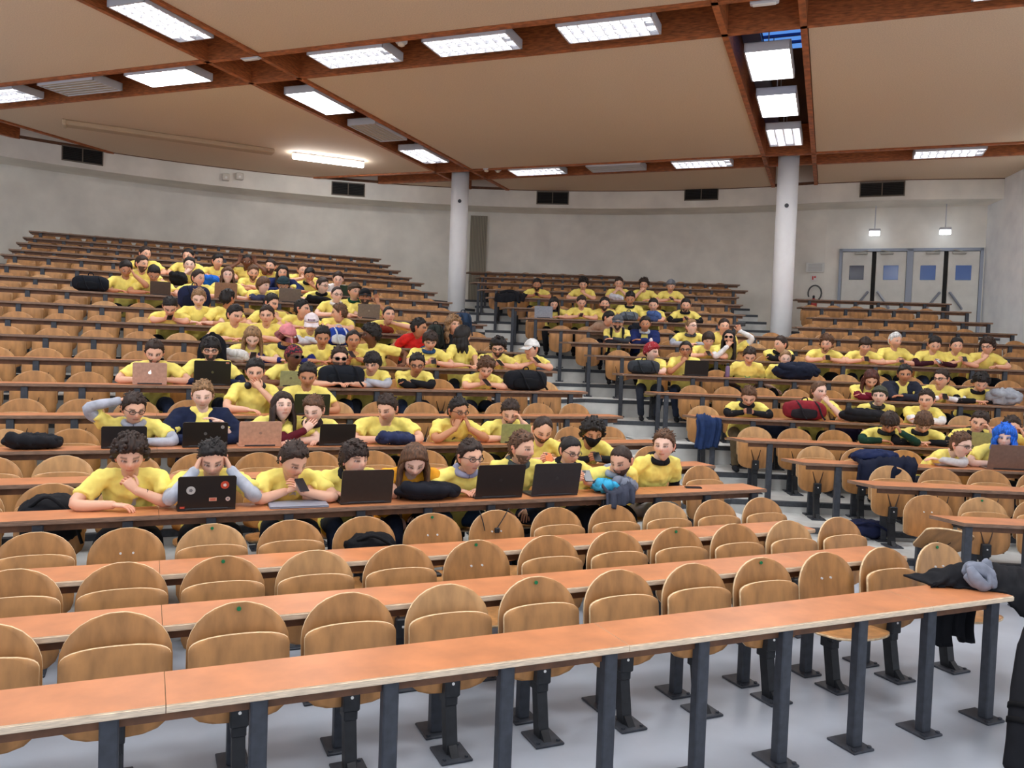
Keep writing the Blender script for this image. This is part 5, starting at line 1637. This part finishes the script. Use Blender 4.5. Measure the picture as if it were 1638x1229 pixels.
laptop(LB, 'H', 446, 481, 463, 486, (108, 96, 86), 'grey-brown laptop before the teal beanie')
laptop(LB, 'G', 543, 565, 455, 473, (24, 54, 36), 'dark green laptop lid before person in white top')
laptop(RB, 'H', 855, 884, 491, 511, (146, 152, 162), 'light grey laptop before the black-hooded person')
laptop(RB, 'L', 1095, 1133, 578, 602, (16, 17, 18), 'black laptop before dark-haired person with glasses near aisle')
laptop(RB, 'O', 1556, 1592, 690, 716, (152, 150, 98), 'olive laptop seen at a slant behind striped cuffs', yaw=-.5)
laptop(RB, 'P', 1580, 1652, 711, 753, (118, 90, 76), 'large brown laptop before the vivid blue hair')
# closed laptop
i, n, uc, w, zb, zt = box_on_desk(LB, 'Q', 430, 523, 800, 815, .12)
o = thing('closed_laptop', 'closed grey laptop lying flat on front occupied desk', 'laptop', LB.P(uc, n, LB.tread(3) + .75), LB.th - .05)
link('keyboard_base', MB().bevbox(-w / 2, w / 2, -.1, .12, .001, .012, .004).mesh('keyboard_base', mat('slate_grey', (120, 124, 138), .4)), o)
link('lid', MB().bevbox(-w / 2, w / 2, -.1, .12, .013, .022, .004).mesh('lid', mat('slate_lid', (146, 150, 164), .35)), o)

# phones in hands
HELD = ('phone', 'phoneR', 'phoneL', 'selfie')
for p in PEOPLE:
    if p['pose'] not in HELD:
        continue
    Wl, Wr = p['arms'][-1][2], p['arms'][1][2]
    if p['pose'] == 'phone':
        c = (Wl + Wr) / 2 + V3(0, -.07, .03)
    elif p['pose'] == 'phoneL':
        c = Wl + V3(.02, -.06, .06)
    elif p['pose'] == 'selfie':
        c = Wr + V3(.0, -.03, .12)
    else:
        c = Wr + V3(-.02, -.06, .06)
    words = p['label'].split()
    lab = ' '.join((['phone', 'of', 'the'] + words)[:16])
    wl = p['root'].matrix_basis @ Vector(c)
    land = p['pose'] in ('selfie',)
    o = thing('mobile_phone', lab, 'phone', wl, p['blk'].th + (.25 if p['px'] % 2 else -.2), 'phones held in hands')
    o.rotation_euler = (-1.0 if not land else 0, 0, p['blk'].th + (.25 if p['px'] % 2 else -.2))
    w, h = (.036, .072) if not land else (.075, .037)
    col = (206, 110, 50) if p['px'] == 868 else [(20, 20, 24), (34, 30, 36), (26, 24, 22)][p['px'] % 3]
    cs = link('case', MB().bevbox(-w, w, -.005, .004, -h, h, .003).mesh('case', mat('phone_%d' % col[0], col, .3)), o)
    link('camera_bump', MB().bevbox(-w + .006, -w + .03, -.008, -.004, h - .034, h - .008, .002).mesh('camera_bump', M_black), cs)
    link('screen', MB().box(-w + .003, w - .003, .004, .0046, -h + .004, h - .004).mesh('phone_screen', mat('phone_glow', (150, 170, 190), .2, emit=.5 if not land else 1.5)), o)
for row, px, py, lb in (('Q', 1109, 780, 'dark phone lying on the desk before the upright black-hooded person'),):
    i = NAMES.index(row)
    u, z = LB.hit(px, py, LB.nk(i) + .2)
    o = thing('desk_phone', lb, 'phone', LB.P(u, LB.nk(i) + .2, LB.tread(i) + .75), LB.th + 1.2)
    link('case', MB().bevbox(-.037, .037, -.075, .075, .001, .010, .003).mesh('case', mat('phone_20', (20, 20, 24), .3)), o)
    link('screen', MB().box(-.033, .033, -.07, .07, .010, .0106).mesh('desk_screen', mat('dark_screen', (30, 32, 38), .1)), o)

# soft things
def lump_mesh(name, w, d, h, m, folds=.02, seed=0.0, pw=2.6, sag=0.0, res=(44, 24)):
    nl, nt = res
    lon = np.linspace(0, 2 * np.pi, nl, endpoint=False)
    lat = np.linspace(-np.pi / 2 + .03, np.pi / 2 - .03, nt)
    LO, LA = np.meshgrid(lon, lat)
    sp_ = lambda c: np.sign(c) * np.abs(c) ** (2 / pw)
    q = np.stack([sp_(np.cos(LO)) * sp_(np.cos(LA)) * w / 2, sp_(np.sin(LO)) * sp_(np.cos(LA)) * d / 2, sp_(np.sin(LA)) * h / 2], -1).reshape(-1, 3)
    nrm = q / V3(w, d, h) ** 2
    nrm /= np.linalg.norm(nrm, axis=1)[:, None] + 1e-9
    sc = 1.0 / max(w, .2)
    rid = 1 - np.abs(wob(q, 9 * sc + 3, seed)) * 1.3
    rid2 = 1 - np.abs(wob(q, 22 * sc + 6, seed + .7)) * 1.3
    q = q + nrm * (folds * (rid * .8 + rid2 * .5 - .6))[:, None]
    if sag:
        q[:, 2] -= sag * (q[:, 0] / (w / 2)) ** 2 * (q[:, 2] > 0)
    q[:, 2] += h / 2
    q[:, 2] = np.maximum(q[:, 2], .002)
    f = []
    for i in range(nt - 1):
        for j in range(nl):
            j2 = (j + 1) % nl
            f.append((i * nl + j, i * nl + j2, (i + 1) * nl + j2, (i + 1) * nl + j))
    f += [tuple(range(nl - 1, -1, -1)), tuple((nt - 1) * nl + j for j in range(nl))]
    return mesh(name, q, f, m, True)
def on_desk(blk, row, x0, x1, yt, yb, off=.17):
    i, n, uc, w, zb, zt = box_on_desk(blk, row, x0, x1, yt, yb, off)
    zd = blk.tread(i) + .75
    return i, blk.P(uc, n, zd), w, max(.06, zt - zd)
def coat(blk, row, x0, x1, yt, yb, c, label, folds=.022, d=.30, sleeves=1, name='folded_jacket', cat='jacket', c2=None, off=.17, hlim=.4):
    i, loc, w, h = on_desk(blk, row, x0, x1, yt, yb, off)
    h = min(h, hlim)
    o = thing(name, label, cat, loc, blk.th)
    m = cloth('cloth', c)
    link('cloth_heap', lump_mesh('cloth_heap', w, d, h, m, folds * 1.3 * min(1, h / .14), (x0 % 13) / 6.0, 2.05), o)
    s2 = Soup()
    pts = smooth_path([V3(-w * .35, -d * .2, h * .75), V3(-w * .05, -d * .38, h * .62), V3(w * .22, -d * .3, h * .55), V3(w * .42, -d * .1, h * .3)], 4)
    pts = pts + np.stack([np.zeros(len(pts)), .01 * np.sin(np.arange(len(pts)) * 1.7), .008 * np.cos(np.arange(len(pts)) * 2.1)], 1)
    v, f = sweep(pts, np.linspace(.055, .036, len(pts)) * min(1, h / .12), None, None, 9)
    s2.add(v, f)
    link('sleeve', s2.mesh('sleeve', cloth('cloth', c2) if c2 else m, False), o)
    return o
def backpack(blk, row, x0, x1, yt, yb, c, label, c2=None, off=.17, hlim=.45, onfloor=None):
    i, loc, w, h = on_desk(blk, row, x0, x1, yt, yb, off)
    h = min(h, hlim)
    o = thing('backpack', label, 'backpack', loc, blk.th)
    m, m2 = cloth('bag', c), cloth('bag', c2 or tuple(int(v * .7) for v in c))
    link('main_bag', lump_mesh('main_bag', w, .27, h, m, .010, (x0 % 11) / 5.0, 3.0), o)
    link('pocket', lump_mesh('pocket', w * .62, .10, h * .55, m2, .006, .4, 3.0, res=(30, 16)), o, (-.05 * w, -.11, h * .08))
    mb = MB()
    for k in (-.22, .2):
        mb.tube(smooth_path([V3(w * k, -.06, h * .96), V3(w * (k + .05), -.15, h * .75), V3(w * (k + .12), -.175, h * .3), V3(w * (k + .2), -.17, .02)], 4).tolist(), .012, 6)
    link('shoulder_strap', mb.mesh('shoulder_strap', m2, True), o)
    link('grab_handle', MB().tube(smooth_path([V3(-.04, 0, h * .97), V3(-.025, -.01, h + .035), V3(.025, -.01, h + .035), V3(.04, 0, h * .97)], 3).tolist(), .008, 6).mesh('grab_handle', m2, True), o)
    return o
def drape(blk, row, x0, x1, hang, c, label, lining=None, top=.26, name='draped_coat', u_over=None, sleeve=True, zoff=0.0, collar=None):
    """coat laid over the desk and hanging down in front of its edge"""
    i = NAMES.index(row)
    n = blk.nk(i)
    zd = blk.tread(i) + .75
    if u_over:
        ua, ub = u_over
    else:
        ua, _ = blk.hit(x0, 600, n)
        ub, _ = blk.hit(x1, 600, n)
    w = ub - ua
    o = thing(name, label, 'coat', blk.P((ua + ub) / 2, n, zd + zoff), blk.th)
    nu, ns = 26, 22
    v = []
    for a in range(nu):
        t = a / (nu - 1)
        for b in range(ns):
            s_ = b / (ns - 1) * (top + hang)
            fold = .022 * math.sin(t * 19 + 1.2 * math.sin(t * 7)) + .012 * math.sin(t * 41)
            if s_ < top:
                y, z = top - s_, .05 + .03 * math.sin(s_ * 21 + t * 5) + abs(fold) * 1.2
            else:
                k = s_ - top
                y, z = -.035 - .03 * min(1, k / .1) + fold * min(1, k / .06), .05 - k - .02 * math.sin(t * 6)
            sx = (t - .5) * w * (1 - .12 * (b / ns)) + .02 * math.sin(s_ * 9)
            v.append((sx, y, z))
    f = [(a * ns + b, a * ns + b + 1, (a + 1) * ns + b + 1, (a + 1) * ns + b) for a in range(nu - 1) for b in range(ns - 1)]
    ob = link('coat_body', mesh('coat_body', v, f, cloth('coat', c), True), o)
    sm = ob.modifiers.new('thickness', 'SOLIDIFY')
    sm.thickness = .022
    if collar:
        link('collar_fold', lump_mesh('collar_fold', w * .8, .24, .15, cloth('coat', collar), .03, .3, 2.0), o, (-w * .1, .16, .005))
    if not sleeve:
        return o
    s2 = Soup()
    pts = smooth_path([V3(-w * .3, .18, .10), V3(-w * .05, .10, .13), V3(w * .18, .0, .09), V3(w * .25, -.10, -.05), V3(w * .28, -.11, -hang * .7)], 4)
    vv, ff = sweep(pts, np.linspace(.048, .036, len(pts)), None, None, 9)
    s2.add(vv, ff)
    link('sleeve', s2.mesh('sleeve', cloth('coat', lining or c), False), o)
    return o
coat(LB, 'Q', 630, 737, 771, 806, (26, 28, 36), 'dark navy padded bundle on desk before long-haired person', .010, .24)
coat(LB, 'Q', 948, 990, 768, 796, (64, 168, 208), 'turquoise crumpled jacket on front occupied desk', .03, .26)
drape(LB, 'Q', 972, 1020, .13, (62, 66, 80), 'dark grey jacket spilling over the front desk edge', top=.2, sleeve=False)
coat(LB, 'Q', 978, 1016, 764, 798, (120, 126, 140), 'light grey hood lining heaped on the turquoise jacket', .03, .2, off=.14)
coat(LB, 'O', 600, 664, 692, 717, (44, 52, 84), 'dark blue jacket under the arms of heavily built person', .024, .28)
coat(LB, 'O', 3, 102, 694, 722, (28, 29, 34), 'dark jacket lying alone on the desk at picture edge', .02, .26)
backpack(LB, 'M', 806, 874, 592, 624, (26, 28, 34), 'black rucksack on desk near the white baseball cap')
backpack(LB, 'M', 509, 584, 584, 611, (28, 32, 40), 'black backpack lying before bearded sunglasses wearer', off=.22)
coat(LB, 'L', 358, 398, 559, 580, (206, 204, 200), 'white cloth bundle on desk below person with long fair hair', .012, .2, off=.12, name='white_bundle', cat='bundle')
backpack(LB, 'K', 523, 559, 524, 551, (34, 62, 150), 'blue sports bag with white top on a middle desk', (206, 210, 220))
coat(LB, 'J', 604, 629, 522, 536, (120, 44, 30), 'rust-red pouch before person with hand at neck', .012, .2, name='rust_pouch', cat='pouch')
backpack(LB, 'K', 684, 708, 519, 546, (48, 54, 50), 'dark green bag between red t-shirt and dark jacket', off=.45)
backpack(LB, 'J', 727, 753, 500, 528, (44, 62, 88), 'blue rucksack behind shaggy-haired person', off=.3)
backpack(LB, 'H', 115, 175, 441, 466, (24, 28, 36), 'black rucksack at the far end of a high desk')
backpack(LB, 'I', 284, 337, 457, 491, (28, 34, 62), 'navy backpack standing on desk before person in profile')
coat(LB, 'G', 324, 353, 440, 459, (32, 96, 188), 'bright blue bag on a high desk', .014, .26, name='blue_bag', cat='bag')
coat(LB, 'G', 270, 300, 434, 456, (26, 27, 30), 'black bag on a high desk by hands at mouth', .014, .26, name='black_bag', cat='bag')
coat(LB, 'H', 487, 531, 474, 487, (24, 24, 28), 'black jacket on desk before black neck warmer', .012, .24)
drape(RB, 'F', 786, 838, .16, (28, 29, 35), 'black coat draped over the end of a high desk by the aisle', top=.28)
coat(RB, 'F', 974, 998, 471, 481, (206, 208, 216), 'white bag before person with folded hands', .01, .2, name='white_bag', cat='bag')
backpack(RB, 'H', 990, 1021, 499, 512, (104, 112, 122), 'grey rucksack lying on desk before phone user')
coat(RB, 'H', 1034, 1058, 497, 509, (72, 96, 148), 'blue pouch under folded arms in right bank', .01, .2, name='blue_pouch', cat='pouch')
coat(RB, 'J', 1004, 1034, 509, 531, (26, 28, 36), 'black jacket heaped behind the blue jacket wearer', .02, .26, off=.62)
backpack(RB, 'L', 1004, 1056, 576, 600, (58, 62, 68), 'dark grey bag under the arms of woolly hat wearer')
coat(RB, 'L', 1236, 1312, 580, 606, (28, 34, 52), 'navy coat heaped on desk before fair tied hair', .03, .3)
backpack(RB, 'N', 1252, 1321, 641, 671, (128, 34, 44), 'red and black rucksack on desk under an elbow', (36, 32, 36))
coat(RB, 'N', 1342, 1424, 654, 676, (28, 28, 33), 'black jacket spread along desk beside red rucksack', .016, .26)
coat(RB, 'M', 1578, 1634, 622, 650, (152, 156, 164), 'crumpled light grey jacket at the wall end', .032, .28)
drape(RB, 'P', 1376, 1476, .28, (22, 27, 46), 'navy jacket draped over a lower right desk', top=.26, sleeve=False, collar=(30, 40, 74))
drape(RB, 'N', 1116, 1156, .40, (36, 54, 92), 'blue denim jacket hanging under desk end at the aisle', top=.03, name='hanging_jacket', sleeve=False, zoff=-.06)
# bags on seats and floor
def seat_bag(blk, row, u, w, d, h, c, label, zoff=.45, off=.64, name='seat_bag', cat='bag', folds=.018):
    i = NAMES.index(row)
    o = thing(name, label, cat, blk.P(u, blk.nk(i) + off, blk.tread(i) + zoff), blk.th)
    m = cloth('bag', c)
    link('main_bag', lump_mesh('main_bag', w, d, h, m, folds, u, 2.4), o)
    link('strap', MB().tube(smooth_path([V3(-w * .3, -d * .3, h * .8), V3(0, -d * .5, h * 1.02), V3(w * .35, -d * .55, h * .6), V3(w * .5, -d * .5, .03)], 5).tolist(), .013, 6).mesh('strap', m, True), o)
    return o
seat_bag(LB, 'Q', -.62, .42, .34, .36, (26, 26, 30), 'black bag on the seat beside tousled-haired person')
seat_bag(LB, 'R', 1.47, .36, .22, .17, (22, 22, 25), 'black pouch with strap on lowered seat below brown laptop', off=.66, zoff=.60)
seat_bag(RB, 'N', 3.0, .5, .3, .24, (34, 40, 58), 'dark blue bag on seat between phone user and ponytail', off=.6)
seat_bag(RB, 'N', 4.0, .44, .3, .28, (52, 44, 74), 'purple-navy bag on seat beside the olive beanie', off=.55)
seat_bag(RB, 'Q', 3.5, .5, .34, .2, (30, 36, 66), 'dark blue bag on floor behind lower right seats', zoff=.0, off=1.1)
seat_bag(LB, 'M', .70, .34, .18, .60, (22, 24, 30), 'black hooded coat hung behind person with glasses and black laptop', zoff=.74, off=.84, name='hooded_coat', cat='coat')
# water bottle
u, z = RB.hit(1164, 590, RB.nk(8) + .2)
o = thing('water_bottle', 'purple drinking bottle on desk next to green-print shirt', 'bottle', RB.P(u, RB.nk(8) + .2, RB.tread(8) + .75), 0)
link('bottle_body', MB().lathe([(.034, .001), (.036, .02), (.036, .15), (.022, .18)], 16).mesh('bottle_body', mat('purple_metal', (110, 88, 122), .35), True), o)
link('bottle_cap', MB().lathe([(.022, .18), (.024, .19), (.024, .215), (.012, .22)], 14).mesh('bottle_cap', M_black, True), o)
# charging cable over a lowered seat
o = thing('charging_cable', 'thin dark cable hanging over the seat below the black emblem laptop', 'cable', LB.P(2.525, LB.nk(2) + .8, 0), LB.th)
link('wire', MB().tube(smooth_path([V3(-.14, .06, .86), V3(-.12, .03, .78), V3(-.10, .025, .70)], 4).tolist(), .004, 6).tube(smooth_path([V3(.12, .07, .86), V3(.05, .03, .78), V3(.0, .025, .71)], 4).tolist(), .004, 6).mesh('wire', M_black), o)
link('plug', MB().bevbox(-.02, .02, .005, .028, .68, .72, .005).mesh('plug', M_black), o)

# coat, scarf and hanging sleeve at the near desk end
zd = .75
c_or = LB.P(4.72, LB.nk(0), zd)
o = thing('black_coat', 'black coat draped over the near end of the front desk', 'coat', c_or, LB.th)
def cpt(px, py, off):
    u, z = LB.hit(px, py, LB.nk(0) + off)
    return V3(u - 4.72, off, z - zd)
m_coat = cloth('coat', (22, 23, 28))
OUT = ([1484, 1500, 1516, 1540, 1590, 1640, 1690], [938, 922, 911, 903, 902, 912, 928])
LOW = ([1484, 1500, 1540, 1585, 1612, 1640, 1690], [942, 944, 950, 957, 964, 992, 1020])
def coat_top(t, s_):
    px = 1484 + 206 * t
    yt, yl = np.interp(px, *OUT), np.interp(px, *LOW)
    nf, nr = np.interp(px, [1484, 1540, 1612, 1690], [.29, .20, .04, -.02]), np.interp(px, [1484, 1540, 1690], [.33, .30, .22])
    f0, r0 = cpt(px, yl, nf), cpt(px, yt, nr)
    if s_ < .55:
        k = s_ / .55
        q = f0 + (r0 - f0) * k
        bul = math.sin(math.pi * k)
        q = q + V3(0, -.035 * bul, .02 * bul)
    else:
        k = (s_ - .55) / .45
        q = r0 + V3(.02 * k, .20 * k, -.02 * k - (max(r0[2] - .02, .0)) * k ** 1.6)
    w_ = .010 * math.sin(t * 34 + s_ * 9 + 2 * math.sin(s_ * 6)) + .007 * math.sin(t * 61 - s_ * 14)
    q = q + V3(0, -w_ * .6, abs(w_))
    if q[0] < .05:
        q[2] = max(q[2], .014)
    return tuple(q)
def surf(nu, ns, fn):
    v = [fn(a / (nu - 1), b / (ns - 1)) for a in range(nu) for b in range(ns)]
    f = [(a * ns + b, a * ns + b + 1, (a + 1) * ns + b + 1, (a + 1) * ns + b) for a in range(nu - 1) for b in range(ns - 1)]
    return v, f
v, f = surf(60, 30, coat_top)
ob = link('coat_body', mesh('coat_body', v, f, m_coat, True), o)
ob.modifiers.new('thickness', 'SOLIDIFY').thickness = -.012
def coat_hang(t, s_):
    x = -.15 + .34 * t + .02 * math.sin(s_ * 6)
    return (x, .37 + .03 * math.sin(t * 17) + .02 * math.sin(t * 31 + 1) - .02 * s_, .03 - .42 * s_ - .03 * math.sin(t * 9) * s_)
v, f = surf(24, 16, coat_hang)
ob = link('hanging_flap', mesh('hanging_flap', v, f, m_coat, True), o)
ob.modifiers.new('thickness', 'SOLIDIFY').thickness = .018
pth = smooth_path([cpt(1668, 945, .12), cpt(1672, 985, -.05), cpt(1655, 1040, -.25), cpt(1644, 1110, -.36), cpt(1638, 1170, -.42), cpt(1630, 1232, -.46)], 5)
s2 = Soup()
v, f = sweep(pth, np.interp(np.linspace(0, 1, len(pth)), [0, .3, .7, 1], [.07, .085, .082, .075]), np.interp(np.linspace(0, 1, len(pth)), [0, .3, 1], [.05, .06, .055]), None, 16)
v = v + (wob(v, 22) * .005)[:, None]
s2.add(v, f)
sl = link('sleeve', s2.mesh('sleeve', m_coat, False), o)
for py in (1133, 1157):
    q = cpt(1640, py, -.40)
    s2 = Soup()
    k = int(np.argmin(np.linalg.norm(pth - q, axis=1)))
    dd = unit(pth[min(k + 1, len(pth) - 1)] - pth[max(k - 1, 0)])
    v, f = sweep([pth[k] - dd * .014, pth[k] + dd * .014], .088, .068, None, 18, round_ends=False)
    s2.add(v, f)
    st = link('cuff_strap', s2.mesh('cuff_strap', cloth('strap', (14, 14, 16)), False), sl)
    mb = MB()
    bx = pth[k] + V3(-.055, -.062, 0)
    for a, b in (((-.025, 0, .014), (.025, 0, .014)), ((.025, 0, .014), (.025, 0, -.014)), ((.025, 0, -.014), (-.025, 0, -.014)), ((-.025, 0, -.014), (-.025, 0, .014))):
        mb.tube([bx + V3(*a), bx + V3(*b)], .0035, 6)
    link('buckle', mb.mesh('buckle', mat('buckle_steel', (196, 196, 200), .3, metal=.5)), st)
sc_c = cpt(1562, 916, .20)
o = thing('grey_scarf', 'twisted light grey scarf lying on top of the black coat', 'scarf', c_or + LB.u * sc_c[0] + LB.n * sc_c[1] + Vector((0, 0, sc_c[2] - .035)), LB.th)
m_sc = cloth('scarf', (132, 138, 152))
rr = np.random.default_rng(5)
paths = [[V3(-.10, -.03, .075), V3(-.085, -.07, .01), V3(-.03, -.09, -.03), V3(.01, -.07, .02), V3(.0, -.03, .07)],
         [V3(-.10, -.02, .08), V3(-.04, -.06, .075), V3(.03, -.075, .03), V3(.075, -.05, .02), V3(.105, -.01, .05)],
         [V3(-.02, -.05, .085), V3(.03, -.04, .09), V3(.08, -.02, .08), V3(.115, .0, .045), V3(.09, .02, .0)],
         [V3(-.09, .0, .02), V3(-.06, -.05, -.01), V3(.0, -.08, -.02), V3(.06, -.06, .0), V3(.1, .0, .01)],
         [V3(.0, -.075, .05), V3(.02, -.085, .0), V3(.05, -.08, -.01), V3(.08, -.05, .03)],
         [V3(-.07, .03, .03), V3(.0, .04, .06), V3(.08, .04, .04)]]
for k, pp in enumerate(paths):
    pts = smooth_path(pp, 6)
    s2 = Soup()
    v, f = sweep(pts, np.interp(np.linspace(0, 1, len(pts)), [0, .2, .8, 1], [.024, .038, .036, .022]), np.interp(np.linspace(0, 1, len(pts)), [0, .5, 1], [.014, .020, .014]), V3(0, .3, 1), 14)
    ang = np.tile(np.arange(14), len(v) // 14)
    v = v + unit(V3(0, -.6, .8)) * (.0035 * np.sin(ang * 2.7 + k))[:, None]
    s2.add(v, f)
    link('scarf_fold', s2.mesh('scarf_fold', m_sc, False), o)

# printed marks and badges on the nearest shirts
def shirt_mark(p, dx, k, w, h, m, name):
    at, fwd, side, root = p['at'], p['fwd'], p['side'], p['root']
    c = at(k) + fwd * .2 + side * dx
    up = unit(np.array(p['Hc']) - V3(0, 0, .5))
    g = 7
    v, f = [], []
    for a in range(g):
        for b in range(g):
            v.append(c + side * (a / (g - 1) - .5) * w + up * (b / (g - 1) - .5) * h)
    for a in range(g - 1):
        for b in range(g - 1):
            f.append((a * g + b, a * g + b + 1, (a + 1) * g + b + 1, (a + 1) * g + b))
    sh = [ch for ch in root.children if ch.name.startswith('t_shirt')][0]
    o = link(name, mesh(name, v, f, m, True), root)
    md = o.modifiers.new('lie_on_cloth', 'SHRINKWRAP')
    md.target = sh
    md.wrap_method = 'NEAREST_SURFACEPOINT'
    md.wrap_mode = 'ABOVE_SURFACE'
    md.offset = .004
for p in PEOPLE:
    if p.get('badge'):
        shirt_mark(p, .05 if p['px'] < 300 else .02, .42 if p['px'] < 300 else .52, .07, .05, mat('badge_white', (206, 204, 190), .6), 'sticker_badge')
    if p['px'] in (1062, 1199, 620, 1322) or (p['blk'] is LB and p['i'] in (5, 7) and not p.get('jacket')):
        shirt_mark(p, .03, .44, .085, .012, mat('print_ink', (104, 100, 70), .8), 'shirt_print')
    if p['px'] in (1199, 667):
        shirt_mark(p, 0, .38, .10, .04, mat('print_green', (120, 190, 130), .8), 'green_print')
